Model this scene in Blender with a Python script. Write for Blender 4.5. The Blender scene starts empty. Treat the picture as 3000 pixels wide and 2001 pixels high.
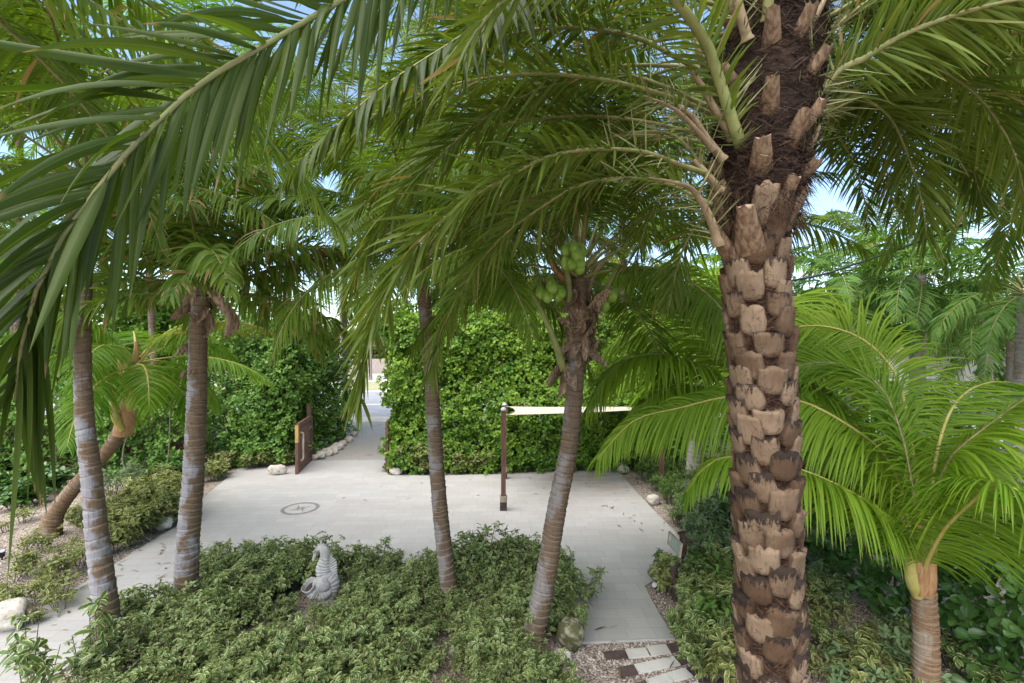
import bpy, math, random
import numpy as np
from mathutils import Vector, noise as mnoise

# ------------------------------------------------------------------ camera, sky, sun, exposure
sc = bpy.context.scene
COL = sc.collection
EYE = 4.2          # camera height (first-floor terrace)
FPX = 1400.0       # focal length in pixels of the 3000 px wide photograph
cam_d = bpy.data.cameras.new('camera')
cam_d.sensor_width = 36.0
cam_d.lens = 36.0 * FPX / 3000.0
cam_d.clip_start = 0.02
cam_d.clip_end = 2000.0
cam = bpy.data.objects.new('camera', cam_d)
cam.location = (0, 0, EYE)
cam.rotation_euler = (math.radians(90), 0, 0)
COL.objects.link(cam)
sc.camera = cam

SUN_EL, SUN_AZ = math.radians(60), math.radians(215)   # azimuth clockwise from +Y (straight ahead)
world = bpy.data.worlds.new('World')
sc.world = world
world.use_nodes = True
wn = world.node_tree
bg = wn.nodes['Background']
sky = wn.nodes.new('ShaderNodeTexSky')
sky.sky_type = 'NISHITA'
sky.sun_disc = False
sky.sun_elevation = SUN_EL
sky.sun_rotation = SUN_AZ
sky.air_density = 1.0
sky.dust_density = 0.6
sky.ozone_density = 1.5
wn.links.new(sky.outputs[0], bg.inputs[0])
bg.inputs[1].default_value = 0.06
sun_d = bpy.data.lights.new('sun', 'SUN')
sun_d.energy = 1.5
sun_d.angle = math.radians(80)
sun_d.color = (1.0, 0.93, 0.84)
sun = bpy.data.objects.new('sun', sun_d)
sd = Vector((math.sin(SUN_AZ) * math.cos(SUN_EL), math.cos(SUN_AZ) * math.cos(SUN_EL), math.sin(SUN_EL)))
sun.rotation_euler = (-sd).to_track_quat('-Z', 'Y').to_euler()
sun.location = (0, 0, 40)
COL.objects.link(sun)
sc.view_settings.view_transform = 'Standard'
sc.view_settings.look = 'None'
sc.view_settings.exposure = 2.62
sc.view_settings.gamma = 1.0
sc.cycles.max_bounces = 8
sc.cycles.diffuse_bounces = 5
sc.cycles.glossy_bounces = 2
sc.cycles.transmission_bounces = 5
sc.cycles.use_denoising = True

# ------------------------------------------------------------------ helpers
def A(*v):
    return np.array(v, dtype=float)

def P(px, py, Z):
    """point at depth Z metres that the photograph shows at pixel (px, py)"""
    return A((px - 1500.0) / FPX * Z, Z, EYE - (py - 1000.5) / FPX * Z)

def G(px, py, z=0.0):
    """point of the ground seen at pixel (px, py)"""
    Z = (EYE - z) * FPX / (py - 1000.5)
    return A((px - 1500.0) / FPX * Z, Z, z)

def nrm(v):
    v = np.asarray(v, float)
    return v / np.maximum(np.linalg.norm(v, axis=-1, keepdims=True), 1e-9)

def catmull(pts, n):
    pts = [np.asarray(p, float) for p in pts]
    q = [2 * pts[0] - pts[1]] + pts + [2 * pts[-1] - pts[-2]]
    out = []
    segs = len(pts) - 1
    for k in range(segs):
        p0, p1, p2, p3 = q[k:k + 4]
        for t in np.linspace(0, 1, 24, endpoint=False):
            out.append(0.5 * ((2 * p1) + (-p0 + p2) * t + (2 * p0 - 5 * p1 + 4 * p2 - p3) * t * t
                              + (-p0 + 3 * p1 - 3 * p2 + p3) * t ** 3))
    out.append(pts[-1])
    out = np.array(out)
    d = np.concatenate([[0], np.cumsum(np.linalg.norm(np.diff(out, axis=0), axis=1))])
    s = np.linspace(0, d[-1], n)
    return np.stack([np.interp(s, d, out[:, i]) for i in range(3)], 1)

def frames(path, up):
    T = nrm(np.gradient(path, axis=0))
    N = np.zeros_like(T)
    n = np.asarray(up, float)
    for i in range(len(T)):
        n = n - np.dot(n, T[i]) * T[i]
        n = n / max(np.linalg.norm(n), 1e-6)
        N[i] = n
    S = np.cross(T, N)
    return T, S, N

class MB:
    """collects quads with a per-vertex (u, v, random) attribute and a material slot per face"""
    def __init__(self):
        self.v, self.a, self.f, self.m, self.s = [], [], [], [], []
        self.n = 0
    def add(self, verts, quads, attr=None, mat=0, smooth=True):
        verts = np.asarray(verts, float).reshape(-1, 3)
        quads = np.asarray(quads, np.int64).reshape(-1, 4)
        if attr is None:
            attr = np.zeros_like(verts)
        self.v.append(verts)
        self.a.append(np.asarray(attr, float).reshape(-1, 3))
        self.f.append(quads + self.n)
        self.m.append(np.full(len(quads), mat, np.int32))
        self.s.append(np.full(len(quads), smooth, bool))
        self.n += len(verts)
    def mesh(self, name, mats, origin=None):
        V = np.concatenate(self.v); F = np.concatenate(self.f); At = np.concatenate(self.a)
        M = np.concatenate(self.m); S = np.concatenate(self.s)
        if origin is not None:
            V = V - np.asarray(origin)[None]
        # a quad whose last two indices agree is a triangle
        tri = F[:, 2] == F[:, 3]
        tot = np.where(tri, 3, 4)
        start = np.concatenate([[0], np.cumsum(tot)[:-1]])
        mask = np.ones(F.shape, bool); mask[tri, 3] = False
        me = bpy.data.meshes.new(name)
        me.vertices.add(len(V)); me.vertices.foreach_set('co', V.astype(np.float32).ravel())
        li = F[mask]
        me.loops.add(len(li)); me.loops.foreach_set('vertex_index', li.astype(np.int32))
        me.polygons.add(len(F)); me.polygons.foreach_set('loop_start', start.astype(np.int32))
        for m in mats:
            me.materials.append(m)
        me.polygons.foreach_set('material_index', M)
        me.polygons.foreach_set('use_smooth', S)
        at = me.attributes.new('luv', 'FLOAT_VECTOR', 'POINT')
        at.data.foreach_set('vector', At.astype(np.float32).ravel())
        me.update(calc_edges=True)
        return me
    def build(self, name, mats, parent=None, origin=None):
        if not isinstance(mats, (list, tuple)):
            mats = [mats]
        if origin is None and parent is not None:
            origin = parent['_o'] if '_o' in parent else None
        me = self.mesh(name, mats, origin)
        o = bpy.data.objects.new(name, me)
        COL.objects.link(o)
        if parent is not None:
            o.parent = parent
        elif origin is not None:
            o.location = tuple(origin)
        return o
    # ---- shapes
    def box(self, c, size, rz=0.0, mat=0, attr=(0, 0, 0)):
        x, y, z = [s / 2 for s in size]
        v = np.array([[sx * x, sy * y, sz * z] for sz in (-1, 1) for sx, sy in ((-1, -1), (1, -1), (1, 1), (-1, 1))])
        c_, s_ = math.cos(rz), math.sin(rz)
        v = np.stack([v[:, 0] * c_ - v[:, 1] * s_, v[:, 0] * s_ + v[:, 1] * c_, v[:, 2]], 1) + np.asarray(c)
        q = [[3, 2, 1, 0], [4, 5, 6, 7], [0, 1, 5, 4], [1, 2, 6, 5], [2, 3, 7, 6], [3, 0, 4, 7]]
        self.add(v, q, np.tile(attr, (8, 1)), mat, False)
    def tube(self, path, rad, sides=8, mat=0, rnd=0.0, up=None, flat=1.0, cap=True):
        path = np.asarray(path, float); n = len(path)
        rad = np.broadcast_to(np.asarray(rad, float), (n,))
        t0 = nrm(path[1] - path[0])
        if up is None:
            up = A(0, 0, 1) if abs(t0[2]) < 0.9 else A(1, 0, 0)
        T, S, N = frames(path, up)
        th = np.linspace(0, 2 * math.pi, sides, endpoint=False)
        V = path[:, None] + rad[:, None, None] * (np.cos(th)[None, :, None] * S[:, None] + flat * np.sin(th)[None, :, None] * N[:, None])
        at = np.zeros((n, sides, 3)); at[..., 0] = th / (2 * math.pi); at[..., 1] = np.linspace(0, 1, n)[:, None]; at[..., 2] = rnd
        i, j = np.meshgrid(np.arange(n - 1), np.arange(sides), indexing='ij')
        j2 = (j + 1) % sides
        q = np.stack([i * sides + j, i * sides + j2, (i + 1) * sides + j2, (i + 1) * sides + j], -1).reshape(-1, 4)
        self.add(V, q, at, mat)
        if cap:
            for k, rev in ((0, True), (n - 1, False)):
                vv = np.concatenate([V[k], path[k:k + 1]]); c = sides
                qq = [[(b + 1) % sides, b, c, c] if rev else [b, (b + 1) % sides, c, c] for b in range(sides)]
                self.add(vv, qq, np.tile((0, k / max(1, n - 1), rnd), (sides + 1, 1)), mat)
    def grid(self, V, attr=None, mat=0, closed=False, smooth=True):
        V = np.asarray(V, float); n, m = V.shape[:2]
        i, j = np.meshgrid(np.arange(n - 1), np.arange(m if closed else m - 1), indexing='ij')
        j2 = (j + 1) % m
        q = np.stack([i * m + j, i * m + j2, (i + 1) * m + j2, (i + 1) * m + j], -1).reshape(-1, 4)
        self.add(V, q, attr, mat, smooth)
    def leaves(self, tv, tq, ta, pos, X, Y, Z, scale, rnd, mat=0):
        """a leaf template placed at many points with its own frame, size and random number"""
        n = len(pos); m = len(tv)
        V = pos[:, None] + scale[:, None, None] * (tv[None, :, 0, None] * X[:, None] + tv[None, :, 1, None] * Y[:, None] + tv[None, :, 2, None] * Z[:, None])
        at = np.tile(ta[None], (n, 1, 1)).astype(float); at[..., 2] = rnd[:, None]
        q = (np.asarray(tq)[None] + (np.arange(n) * m)[:, None, None]).reshape(-1, 4)
        self.add(V, q, at, mat)
    def ribbons(self, B, D, W, L, w, K, droop, fold, rnd, prof, mat=0, flat2=False):
        """n tapering blades: base, direction, width direction, length, half width, sag"""
        n = len(B)
        s = np.linspace(0, 1, K + 1)
        g = A(0, 0, -1)
        t = D[:, None] + (np.asarray(droop)[:, None] * s[None] ** 1.2 * 2.2)[..., None] * g
        t = nrm(t)
        step = (L / K)[:, None, None]
        C = np.concatenate([np.zeros((n, 1, 3)), np.cumsum(0.5 * (t[:, 1:] + t[:, :-1]) * step, axis=1)], 1) + B[:, None]
        Wd = W[:, None] - np.sum(W[:, None] * t, -1, keepdims=True) * t
        Wd = nrm(Wd)
        Nn = np.cross(t, Wd)
        ww = (w[:, None] * np.interp(s, np.linspace(0, 1, len(prof)), prof)[None])[..., None]
        f = np.asarray(fold)[:, None, None]
        if flat2:
            V = np.stack([C + Wd * ww, C - Wd * ww], 2); us = [1, -1]
        else:
            V = np.stack([C + Wd * ww + Nn * ww * f, C, C - Wd * ww + Nn * ww * f], 2); us = [1, 0, -1]
        k = len(us)
        at = np.zeros((n, K + 1, k, 3)); at[..., 0] = np.array(us); at[..., 1] = s[None, :, None]; at[..., 2] = np.asarray(rnd)[:, None, None]
        m = (K + 1) * k
        i, j = np.meshgrid(np.arange(K), np.arange(k - 1), indexing='ij')
        q1 = np.stack([i * k + j, i * k + j + 1, (i + 1) * k + j + 1, (i + 1) * k + j], -1).reshape(-1, 4)
        q = (q1[None] + (np.arange(n) * m)[:, None, None]).reshape(-1, 4)
        self.add(V, q, at, mat)

def tag(o, label, cat, group=None, kind=None):
    o['label'] = label
    o['category'] = cat
    if group: o['group'] = group
    if kind: o['kind'] = kind
    return o

def thing(name, label, cat, loc=(0, 0, 0), group=None):
    o = bpy.data.objects.new(name, None)
    o.empty_display_size = 0.2
    o.location = tuple(float(c) for c in loc)
    o['_o'] = [float(c) for c in loc]
    COL.objects.link(o)
    return tag(o, label, cat, group)

def structure(o):
    o['kind'] = 'structure'
    return o

def dup(root, loc, rz=0.0, sc_=1.0, label=None):
    r = root.copy(); COL.objects.link(r)
    r.location = tuple(float(c) for c in loc); r.rotation_euler = (0, 0, rz); r.scale = (sc_,) * 3
    if label: r['label'] = label
    for ch in list(root.children):
        c = ch.copy(); COL.objects.link(c); c.parent = r
        for gch in list(ch.children):
            d = gch.copy(); COL.objects.link(d); d.parent = c
    return r

# ------------------------------------------------------------------ materials
def mat(name):
    m = bpy.data.materials.new(name); m.use_nodes = True
    nt = m.node_tree
    for n in list(nt.nodes): nt.nodes.remove(n)
    out = nt.nodes.new('ShaderNodeOutputMaterial')
    return m, nt, out

def N(nt, typ, **kw):
    n = nt.nodes.new(typ)
    for k, v in kw.items():
        if k.startswith('i_'):
            key = k[2:]
            key = int(key) if key.isdigit() else key.replace('_', ' ')
            if hasattr(v, 'is_output'): nt.links.new(v, n.inputs[key])
            else: n.inputs[key].default_value = v
        else: setattr(n, k, v)
    return n

def rgb(c): return (c[0], c[1], c[2], 1.0)

def mix(nt, fac, a, b, blend='MIX'):
    n = nt.nodes.new('ShaderNodeMix'); n.data_type = 'RGBA'; n.blend_type = blend
    for key, v in ((0, fac), (6, a), (7, b)):
        if hasattr(v, 'is_output'): nt.links.new(v, n.inputs[key])
        elif key == 0: n.inputs[0].default_value = v
        else: n.inputs[key].default_value = rgb(v)
    return n.outputs[2]

def mth(nt, op, a, b=0.0, c=None):
    n = nt.nodes.new('ShaderNodeMath'); n.operation = op
    for k, v in enumerate((a, b) if c is None else (a, b, c)):
        if hasattr(v, 'is_output'): nt.links.new(v, n.inputs[k])
        else: n.inputs[k].default_value = v
    return n.outputs[0]

def ramp(nt, fac, lo, hi):
    n = nt.nodes.new('ShaderNodeMapRange'); n.interpolation_type = 'SMOOTHSTEP'
    nt.links.new(fac, n.inputs[0]); n.inputs[1].default_value = lo; n.inputs[2].default_value = hi
    return n.outputs[0]

def luv(nt):
    at = N(nt, 'ShaderNodeAttribute', attribute_name='luv')
    s = N(nt, 'ShaderNodeSeparateXYZ'); nt.links.new(at.outputs['Vector'], s.inputs[0])
    return s.outputs[0], s.outputs[1], s.outputs[2]

def noise(nt, scale, detail=3, rough=0.6, vec=None, stretch=None):
    n = nt.nodes.new('ShaderNodeTexNoise'); n.inputs['Scale'].default_value = scale
    n.inputs['Detail'].default_value = detail; n.inputs['Roughness'].default_value = rough
    if vec is None:
        vec = N(nt, 'ShaderNodeNewGeometry').outputs['Position']
    if stretch:
        mp = N(nt, 'ShaderNodeMapping', i_Vector=vec); mp.inputs['Scale'].default_value = stretch
        vec = mp.outputs[0]
    nt.links.new(vec, n.inputs['Vector'])
    return n.outputs['Fac']

def leaf_mat(name, c1, c2, tip=None, rib=None, margin=None, transl=0.35, rough=0.5, tip_at=0.9, spec=0.22, tr_tint=(1.15, 1.2, 0.45), dry=0.0, dryc=(0.3, 0.2, 0.09)):
    m, nt, out = mat(name)
    u, v, r = luv(nt)
    nz = noise(nt, 1.7, 2)
    f = mth(nt, 'ADD', mth(nt, 'MULTIPLY', r, 0.75), mth(nt, 'MULTIPLY', mth(nt, 'SUBTRACT', nz, 0.5), 0.7))
    n = N(nt, 'ShaderNodeClamp', i_Value=f)
    col = mix(nt, n.outputs[0], c1, c2)
    au = mth(nt, 'ABSOLUTE', u)
    if margin is not None:
        e = ramp(nt, mth(nt, 'ADD', au, mth(nt, 'MULTIPLY', mth(nt, 'SUBTRACT', noise(nt, 60, 2), 0.5), 0.8)), margin[1], margin[1] + 0.15)
        col = mix(nt, e, col, margin[0])
    if rib is not None:
        col = mix(nt, mth(nt, 'MULTIPLY', ramp(nt, au, 0.16, 0.05), 0.6), col, rib)
    if dry > 0:   # some whole blades have dried out
        e = ramp(nt, mth(nt, 'FRACT', mth(nt, 'MULTIPLY', r, 37.7)), 1 - dry, 1 - dry + 0.02)
        col = mix(nt, e, col, dryc)
    if tip is not None:
        q = mth(nt, 'ADD', v, mth(nt, 'MULTIPLY', mth(nt, 'SUBTRACT', mth(nt, 'FRACT', mth(nt, 'MULTIPLY', r, 91.3)), 0.6), 0.22))
        col = mix(nt, ramp(nt, q, tip_at, tip_at + 0.08), col, tip)
    bs = N(nt, 'ShaderNodeBsdfPrincipled', i_Base_Color=col, i_Roughness=rough)
    bs.inputs['Specular IOR Level'].default_value = spec
    tint = mix(nt, 1.0, col, tr_tint, 'MULTIPLY')
    tl = N(nt, 'ShaderNodeBsdfTranslucent', i_Color=tint)
    mx = N(nt, 'ShaderNodeMixShader'); mx.inputs[0].default_value = transl
    nt.links.new(bs.outputs[0], mx.inputs[1]); nt.links.new(tl.outputs[0], mx.inputs[2])
    nt.links.new(mx.outputs[0], out.inputs[0])
    return m

def solid_mat(name, c1, c2, scale=8.0, rough=0.7, stretch=None, bump=0.0, bscale=None, detail=5, lo=0.35, hi=0.65, spec=0.3, c3=None, s3=20.0, k3=(0.62, 0.7)):
    m, nt, out = mat(name)
    tc = N(nt, 'ShaderNodeTexCoord').outputs['Object']
    nz = noise(nt, scale, detail, 0.6, tc, stretch)
    col = mix(nt, ramp(nt, nz, lo, hi), c1, c2)
    if c3 is not None:
        col = mix(nt, ramp(nt, noise(nt, s3, 4, 0.6, tc, stretch), k3[0], k3[1]), col, c3)
    bs = N(nt, 'ShaderNodeBsdfPrincipled', i_Base_Color=col, i_Roughness=rough)
    bs.inputs['Specular IOR Level'].default_value = spec
    if bump:
        b = N(nt, 'ShaderNodeBump', i_Height=noise(nt, bscale or scale * 3, 6, 0.65, tc, stretch)); b.inputs['Strength'].default_value = bump; b.inputs['Distance'].default_value = 0.02
        nt.links.new(b.outputs[0], bs.inputs['Normal'])
    nt.links.new(bs.outputs[0], out.inputs[0])
    return m

M = {}
TAN = (0.34, 0.23, 0.11)
M['date_leaf'] = leaf_mat('date palm leaflet', (0.05, 0.094, 0.009), (0.17, 0.215, 0.029), tip=TAN, rib=(0.16, 0.2, 0.05), transl=0.36, dry=0.03, tip_at=0.93)
M['near_leaf'] = leaf_mat('broad palm leaflet', (0.026, 0.052, 0.007), (0.085, 0.125, 0.016), tip=(0.26, 0.16, 0.09), rib=(0.10, 0.14, 0.025), transl=0.42, rough=0.45, tip_at=0.93, spec=0.25)
M['coco_leaf'] = leaf_mat('coconut leaflet', (0.085, 0.21, 0.012), (0.24, 0.38, 0.028), tip=(0.4, 0.3, 0.1), rib=(0.3, 0.34, 0.08), transl=0.42, rough=0.35, tip_at=0.95)
M['lime_frond'] = leaf_mat('lime coconut leaflet', (0.115, 0.235, 0.014), (0.3, 0.42, 0.033), tip=(0.4, 0.3, 0.1), rib=(0.4, 0.42, 0.1), transl=0.45, tip_at=0.95)  # brighter copy of the coconut leaflet, sunlight put into its colour
M['coco_dark'] = leaf_mat('shaded coconut leaflet', (0.058, 0.12, 0.011), (0.19, 0.27, 0.026), tip=TAN, rib=(0.18, 0.24, 0.06), transl=0.4, tip_at=0.93, dry=0.025)  # darker copy of the coconut leaflet, shade put into its colour
M['fox_leaf'] = leaf_mat('wide grassy leaflet', (0.07, 0.145, 0.016), (0.19, 0.27, 0.035), tip=TAN, rib=(0.2, 0.25, 0.07), transl=0.36, tip_at=0.9, dry=0.07)
M['manila_leaf'] = leaf_mat('stiff dark palm leaflet', (0.06, 0.15, 0.025), (0.18, 0.31, 0.06), tip=TAN, rib=(0.14, 0.2, 0.06), transl=0.36, tip_at=0.95)
M['yellow_leaf'] = leaf_mat('yellow and sunlit coconut leaflet', (0.15, 0.22, 0.02), (0.34, 0.34, 0.035), tip=(0.42, 0.26, 0.06), rib=(0.5, 0.42, 0.08), transl=0.45, tip_at=0.88)  # own colour of one yellow frond; painted sunlight on palms behind the hedge
M['dead_leaf'] = leaf_mat('dead leaflet', (0.12, 0.07, 0.04), (0.28, 0.18, 0.1), transl=0.15, rough=0.8, tr_tint=(1.1, 0.8, 0.5))
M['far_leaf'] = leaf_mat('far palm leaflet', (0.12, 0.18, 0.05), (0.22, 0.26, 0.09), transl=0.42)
M['hedge_leaf'] = leaf_mat('hedge leaf', (0.06, 0.16, 0.016), (0.28, 0.42, 0.045), rib=(0.2, 0.3, 0.06), transl=0.28, rough=0.42, spec=0.3)
M['hedge_leaf_cool'] = leaf_mat('blue green hedge leaf', (0.06, 0.16, 0.024), (0.24, 0.38, 0.065), rib=(0.18, 0.28, 0.08), transl=0.26, rough=0.42, spec=0.3)
M['clusia_leaf'] = leaf_mat('large glossy round leaf', (0.035, 0.1, 0.022), (0.105, 0.21, 0.045), rib=(0.15, 0.22, 0.06), transl=0.2, rough=0.3, spec=0.5)
M['tree_leaf'] = leaf_mat('bright tree leaf', (0.05, 0.14, 0.014), (0.2, 0.32, 0.04), transl=0.36)
M['schef_leaf'] = leaf_mat('variegated leaflet', (0.055, 0.115, 0.028), (0.185, 0.255, 0.07), margin=((0.52, 0.51, 0.24), 0.64), transl=0.25, rough=0.35, spec=0.4)
M['gold_leaf'] = leaf_mat('golden variegated leaflet', (0.08, 0.13, 0.035), (0.27, 0.29, 0.09), margin=((0.48, 0.46, 0.2), 0.58), transl=0.3, rough=0.35)
M['lime_leaf'] = leaf_mat('small green leaflet', (0.07, 0.15, 0.03), (0.17, 0.26, 0.06), transl=0.3, rough=0.4)
M['grey_leaf'] = leaf_mat('grey green leaflet', (0.11, 0.18, 0.075), (0.25, 0.33, 0.16), transl=0.25, rough=0.5)
M['petiole'] = solid_mat('green petiole', (0.15, 0.17, 0.05), (0.25, 0.23, 0.09), 9, 0.5, c3=(0.16, 0.10, 0.05), s3=25, k3=(0.6, 0.72))
M['petiole_lime'] = solid_mat('lime petiole', (0.16, 0.19, 0.06), (0.24, 0.25, 0.085), 6, 0.45)
M['petiole_yellow'] = solid_mat('yellow petiole', (0.33, 0.28, 0.06), (0.42, 0.37, 0.12), 6, 0.5)
M['petiole_brown'] = solid_mat('brown petiole', (0.2, 0.14, 0.08), (0.3, 0.22, 0.13), 12, 0.6)
M['spine'] = solid_mat('pale palm spine', (0.15, 0.18, 0.06), (0.28, 0.27, 0.12), 9, 0.6)
M['stem'] = solid_mat('grey brown stem', (0.11, 0.085, 0.06), (0.22, 0.18, 0.135), 14, 0.8)
M['fibre'] = solid_mat('palm fibre', (0.016, 0.009, 0.006), (0.05, 0.027, 0.016), 30, 0.9, c3=(0.11, 0.065, 0.038), s3=50, k3=(0.6, 0.7))
M['rust_fibre'] = solid_mat('rusty palm fibre', (0.03, 0.015, 0.008), (0.085, 0.04, 0.02), 30, 0.9)
M['sheath'] = solid_mat('dry sheath', (0.13, 0.08, 0.045), (0.36, 0.26, 0.18), 7, 0.8, stretch=(6, 6, 1), bump=0.3, c3=(0.08, 0.05, 0.03), s3=9)
M['coconut'] = solid_mat('green coconut', (0.17, 0.31, 0.03), (0.27, 0.4, 0.06), 6, 0.3, spec=0.5, c3=(0.28, 0.3, 0.1), s3=9, k3=(0.62, 0.8))
M['shaft'] = solid_mat('pale green crownshaft', (0.15, 0.24, 0.06), (0.25, 0.35, 0.12), 4, 0.4, stretch=(6, 6, 1))
M['orange_shaft'] = solid_mat('orange brown sheath', (0.3, 0.15, 0.06), (0.42, 0.25, 0.12), 5, 0.6, stretch=(8, 8, 1), c3=(0.14, 0.07, 0.03), s3=8)

def ring_mat(name, pale, brown, dark, greyness=0.5):
    m, nt, out = mat(name)
    u, v, r = luv(nt)
    pos = N(nt, 'ShaderNodeTexCoord').outputs['Object']
    patch = noise(nt, 3.2, 3, 0.6, pos, (1, 1, 0.8))
    streak = noise(nt, 26, 4, 0.7, pos, (2.2, 2.2, 0.12))
    # pale grey patches, more on the left side and lower down, bare brown fibre elsewhere
    nx = N(nt, 'ShaderNodeSeparateXYZ', i_Vector=N(nt, 'ShaderNodeNewGeometry').outputs['Normal']).outputs[0]
    f = ramp(nt, mth(nt, 'ADD', mth(nt, 'ADD', patch, mth(nt, 'MULTIPLY', nx, -0.13)), mth(nt, 'MULTIPLY', r, -0.16)), 0.5 - greyness * 0.18, 0.62 - greyness * 0.18)
    col = mix(nt, f, brown, pale)
    col = mix(nt, mth(nt, 'MULTIPLY', ramp(nt, streak, 0.5, 0.72), 0.6), col, dark)
    rimn = mth(nt, 'ADD', v, mth(nt, 'MULTIPLY', mth(nt, 'SUBTRACT', noise(nt, 14, 3, 0.6, pos), 0.5), 0.25))
    col = mix(nt, mth(nt, 'MULTIPLY', ramp(nt, rimn, 0.22, 0.02), 0.6), col, dark)
    col = mix(nt, mth(nt, 'MULTIPLY', ramp(nt, rimn, 0.86, 0.96), 0.4), col, (0.27, 0.205, 0.14))
    bs = N(nt, 'ShaderNodeBsdfPrincipled', i_Base_Color=col, i_Roughness=0.8)
    bs.inputs['Specular IOR Level'].default_value = 0.25
    b = N(nt, 'ShaderNodeBump', i_Height=streak); b.inputs['Strength'].default_value = 0.5; b.inputs['Distance'].default_value = 0.01
    nt.links.new(b.outputs[0], bs.inputs['Normal'])
    nt.links.new(bs.outputs[0], out.inputs[0])
    return m
M['ring_grey'] = ring_mat('grey ringed bark', (0.27, 0.26, 0.27), (0.155, 0.105, 0.065), (0.05, 0.032, 0.022), 0.75)
M['ring_brown'] = ring_mat('brown ringed bark', (0.2, 0.18, 0.165), (0.135, 0.092, 0.058), (0.04, 0.027, 0.019), 0.3)
M['ring_tan'] = ring_mat('tan ringed bark', (0.27, 0.21, 0.155), (0.2, 0.125, 0.07), (0.07, 0.042, 0.024), 0.3)
M['ring_far'] = ring_mat('smooth grey bark', (0.33, 0.3, 0.28), (0.26, 0.21, 0.17), (0.12, 0.09, 0.07), 0.8)

def boot_mat():
    m, nt, out = mat('date palm leaf base')
    u, v, r = luv(nt)
    pos = N(nt, 'ShaderNodeTexCoord').outputs['Object']
    big = noise(nt, 5, 4, 0.6, pos)
    streak = noise(nt, 30, 5, 0.7, pos, (1.6, 1.6, 0.13))
    col = mix(nt, ramp(nt, mth(nt, 'ADD', mth(nt, 'MULTIPLY', big, 0.6), mth(nt, 'MULTIPLY', r, 0.4)), 0.3, 0.7), (0.078, 0.045, 0.024), (0.215, 0.15, 0.096))
    col = mix(nt, mth(nt, 'MULTIPLY', ramp(nt, streak, 0.52, 0.68), 0.55), col, (0.05, 0.03, 0.02))
    fine = noise(nt, 16, 5, 0.75, pos, (2.4, 2.4, 0.45))
    oz = N(nt, 'ShaderNodeSeparateXYZ', i_Vector=pos).outputs[2]
    e = mth(nt, 'ADD', mth(nt, 'ADD', mth(nt, 'MULTIPLY', v, 0.62), mth(nt, 'MULTIPLY', ramp(nt, oz, 4.6, 2.2), 0.13)), mth(nt, 'MULTIPLY', fine, 0.95))
    e = mth(nt, 'ADD', e, mth(nt, 'MULTIPLY', mth(nt, 'SUBTRACT', mth(nt, 'FRACT', mth(nt, 'MULTIPLY', r, 17.3)), 0.5), 0.34))
    col = mix(nt, mth(nt, 'MULTIPLY', ramp(nt, e, 1.08, 1.16), 0.93), col, (0.018, 0.012, 0.009))
    col = mix(nt, mth(nt, 'MULTIPLY', ramp(nt, mth(nt, 'ADD', mth(nt, 'ABSOLUTE', u), mth(nt, 'MULTIPLY', mth(nt, 'SUBTRACT', fine, 0.5), 0.5)), 0.7, 0.92), 0.85), col, (0.05, 0.027, 0.016))  # side edges darkened: fibre colour plus the shade of the gaps, painted in
    bs = N(nt, 'ShaderNodeBsdfPrincipled', i_Base_Color=col, i_Roughness=0.85)
    bs.inputs['Specular IOR Level'].default_value = 0.2
    b = N(nt, 'ShaderNodeBump', i_Height=streak); b.inputs['Strength'].default_value = 0.7; b.inputs['Distance'].default_value = 0.012
    nt.links.new(b.outputs[0], bs.inputs['Normal'])
    nt.links.new(bs.outputs[0], out.inputs[0])
    return m
M['boot'] = boot_mat()
M['stub'] = solid_mat('cut leaf stalk', (0.10, 0.056, 0.03), (0.23, 0.15, 0.088), 8, 0.75, stretch=(5, 5, 0.7), bump=0.5, c3=(0.09, 0.05, 0.03), s3=7, k3=(0.55, 0.68))
M['wood'] = solid_mat('brown stained wood', (0.10, 0.05, 0.034), (0.17, 0.085, 0.06), 8, 0.6, stretch=(5, 5, 0.5), bump=0.15)
M['raw_wood'] = solid_mat('bare yellow wood', (0.4, 0.24, 0.07), (0.5, 0.33, 0.12), 10, 0.6, stretch=(5, 5, 0.4))
M['dark_wood'] = solid_mat('dark wood', (0.045, 0.03, 0.024), (0.08, 0.05, 0.04), 10, 0.7)
M['fence_wood'] = solid_mat('red brown fence wood', (0.12, 0.055, 0.035), (0.2, 0.1, 0.065), 5, 0.75, stretch=(4, 4, 0.4))
M['grey_wood'] = solid_mat('weathered board', (0.34, 0.28, 0.24), (0.46, 0.4, 0.35), 4, 0.8, stretch=(4, 4, 0.4))
M['driftwood'] = solid_mat('pale driftwood', (0.4, 0.34, 0.26), (0.52, 0.46, 0.37), 9, 0.8)
M['rope'] = solid_mat('rope binding', (0.32, 0.25, 0.17), (0.42, 0.34, 0.25), 60, 0.9)
M['canvas'] = solid_mat('cream canvas', (0.5, 0.46, 0.36), (0.56, 0.52, 0.42), 2, 0.8)
M['metal'] = solid_mat('galvanised metal', (0.4, 0.41, 0.42), (0.5, 0.5, 0.5), 6, 0.4)
M['black'] = solid_mat('black plastic', (0.014, 0.014, 0.016), (0.03, 0.03, 0.032), 8, 0.4)
M['cable'] = solid_mat('black cable', (0.02, 0.022, 0.026), (0.05, 0.055, 0.06), 8, 0.5)
M['stone'] = solid_mat('pale coral stone', (0.42, 0.37, 0.30), (0.6, 0.56, 0.49), 5, 0.9, bump=0.9, bscale=16, c3=(0.2, 0.17, 0.13), s3=14, k3=(0.56, 0.68))
M['mossy'] = solid_mat('mossy stone', (0.2, 0.18, 0.11), (0.36, 0.33, 0.26), 6, 0.95, bump=0.9, bscale=18, c3=(0.085, 0.09, 0.035), s3=9, k3=(0.40, 0.56))
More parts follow.
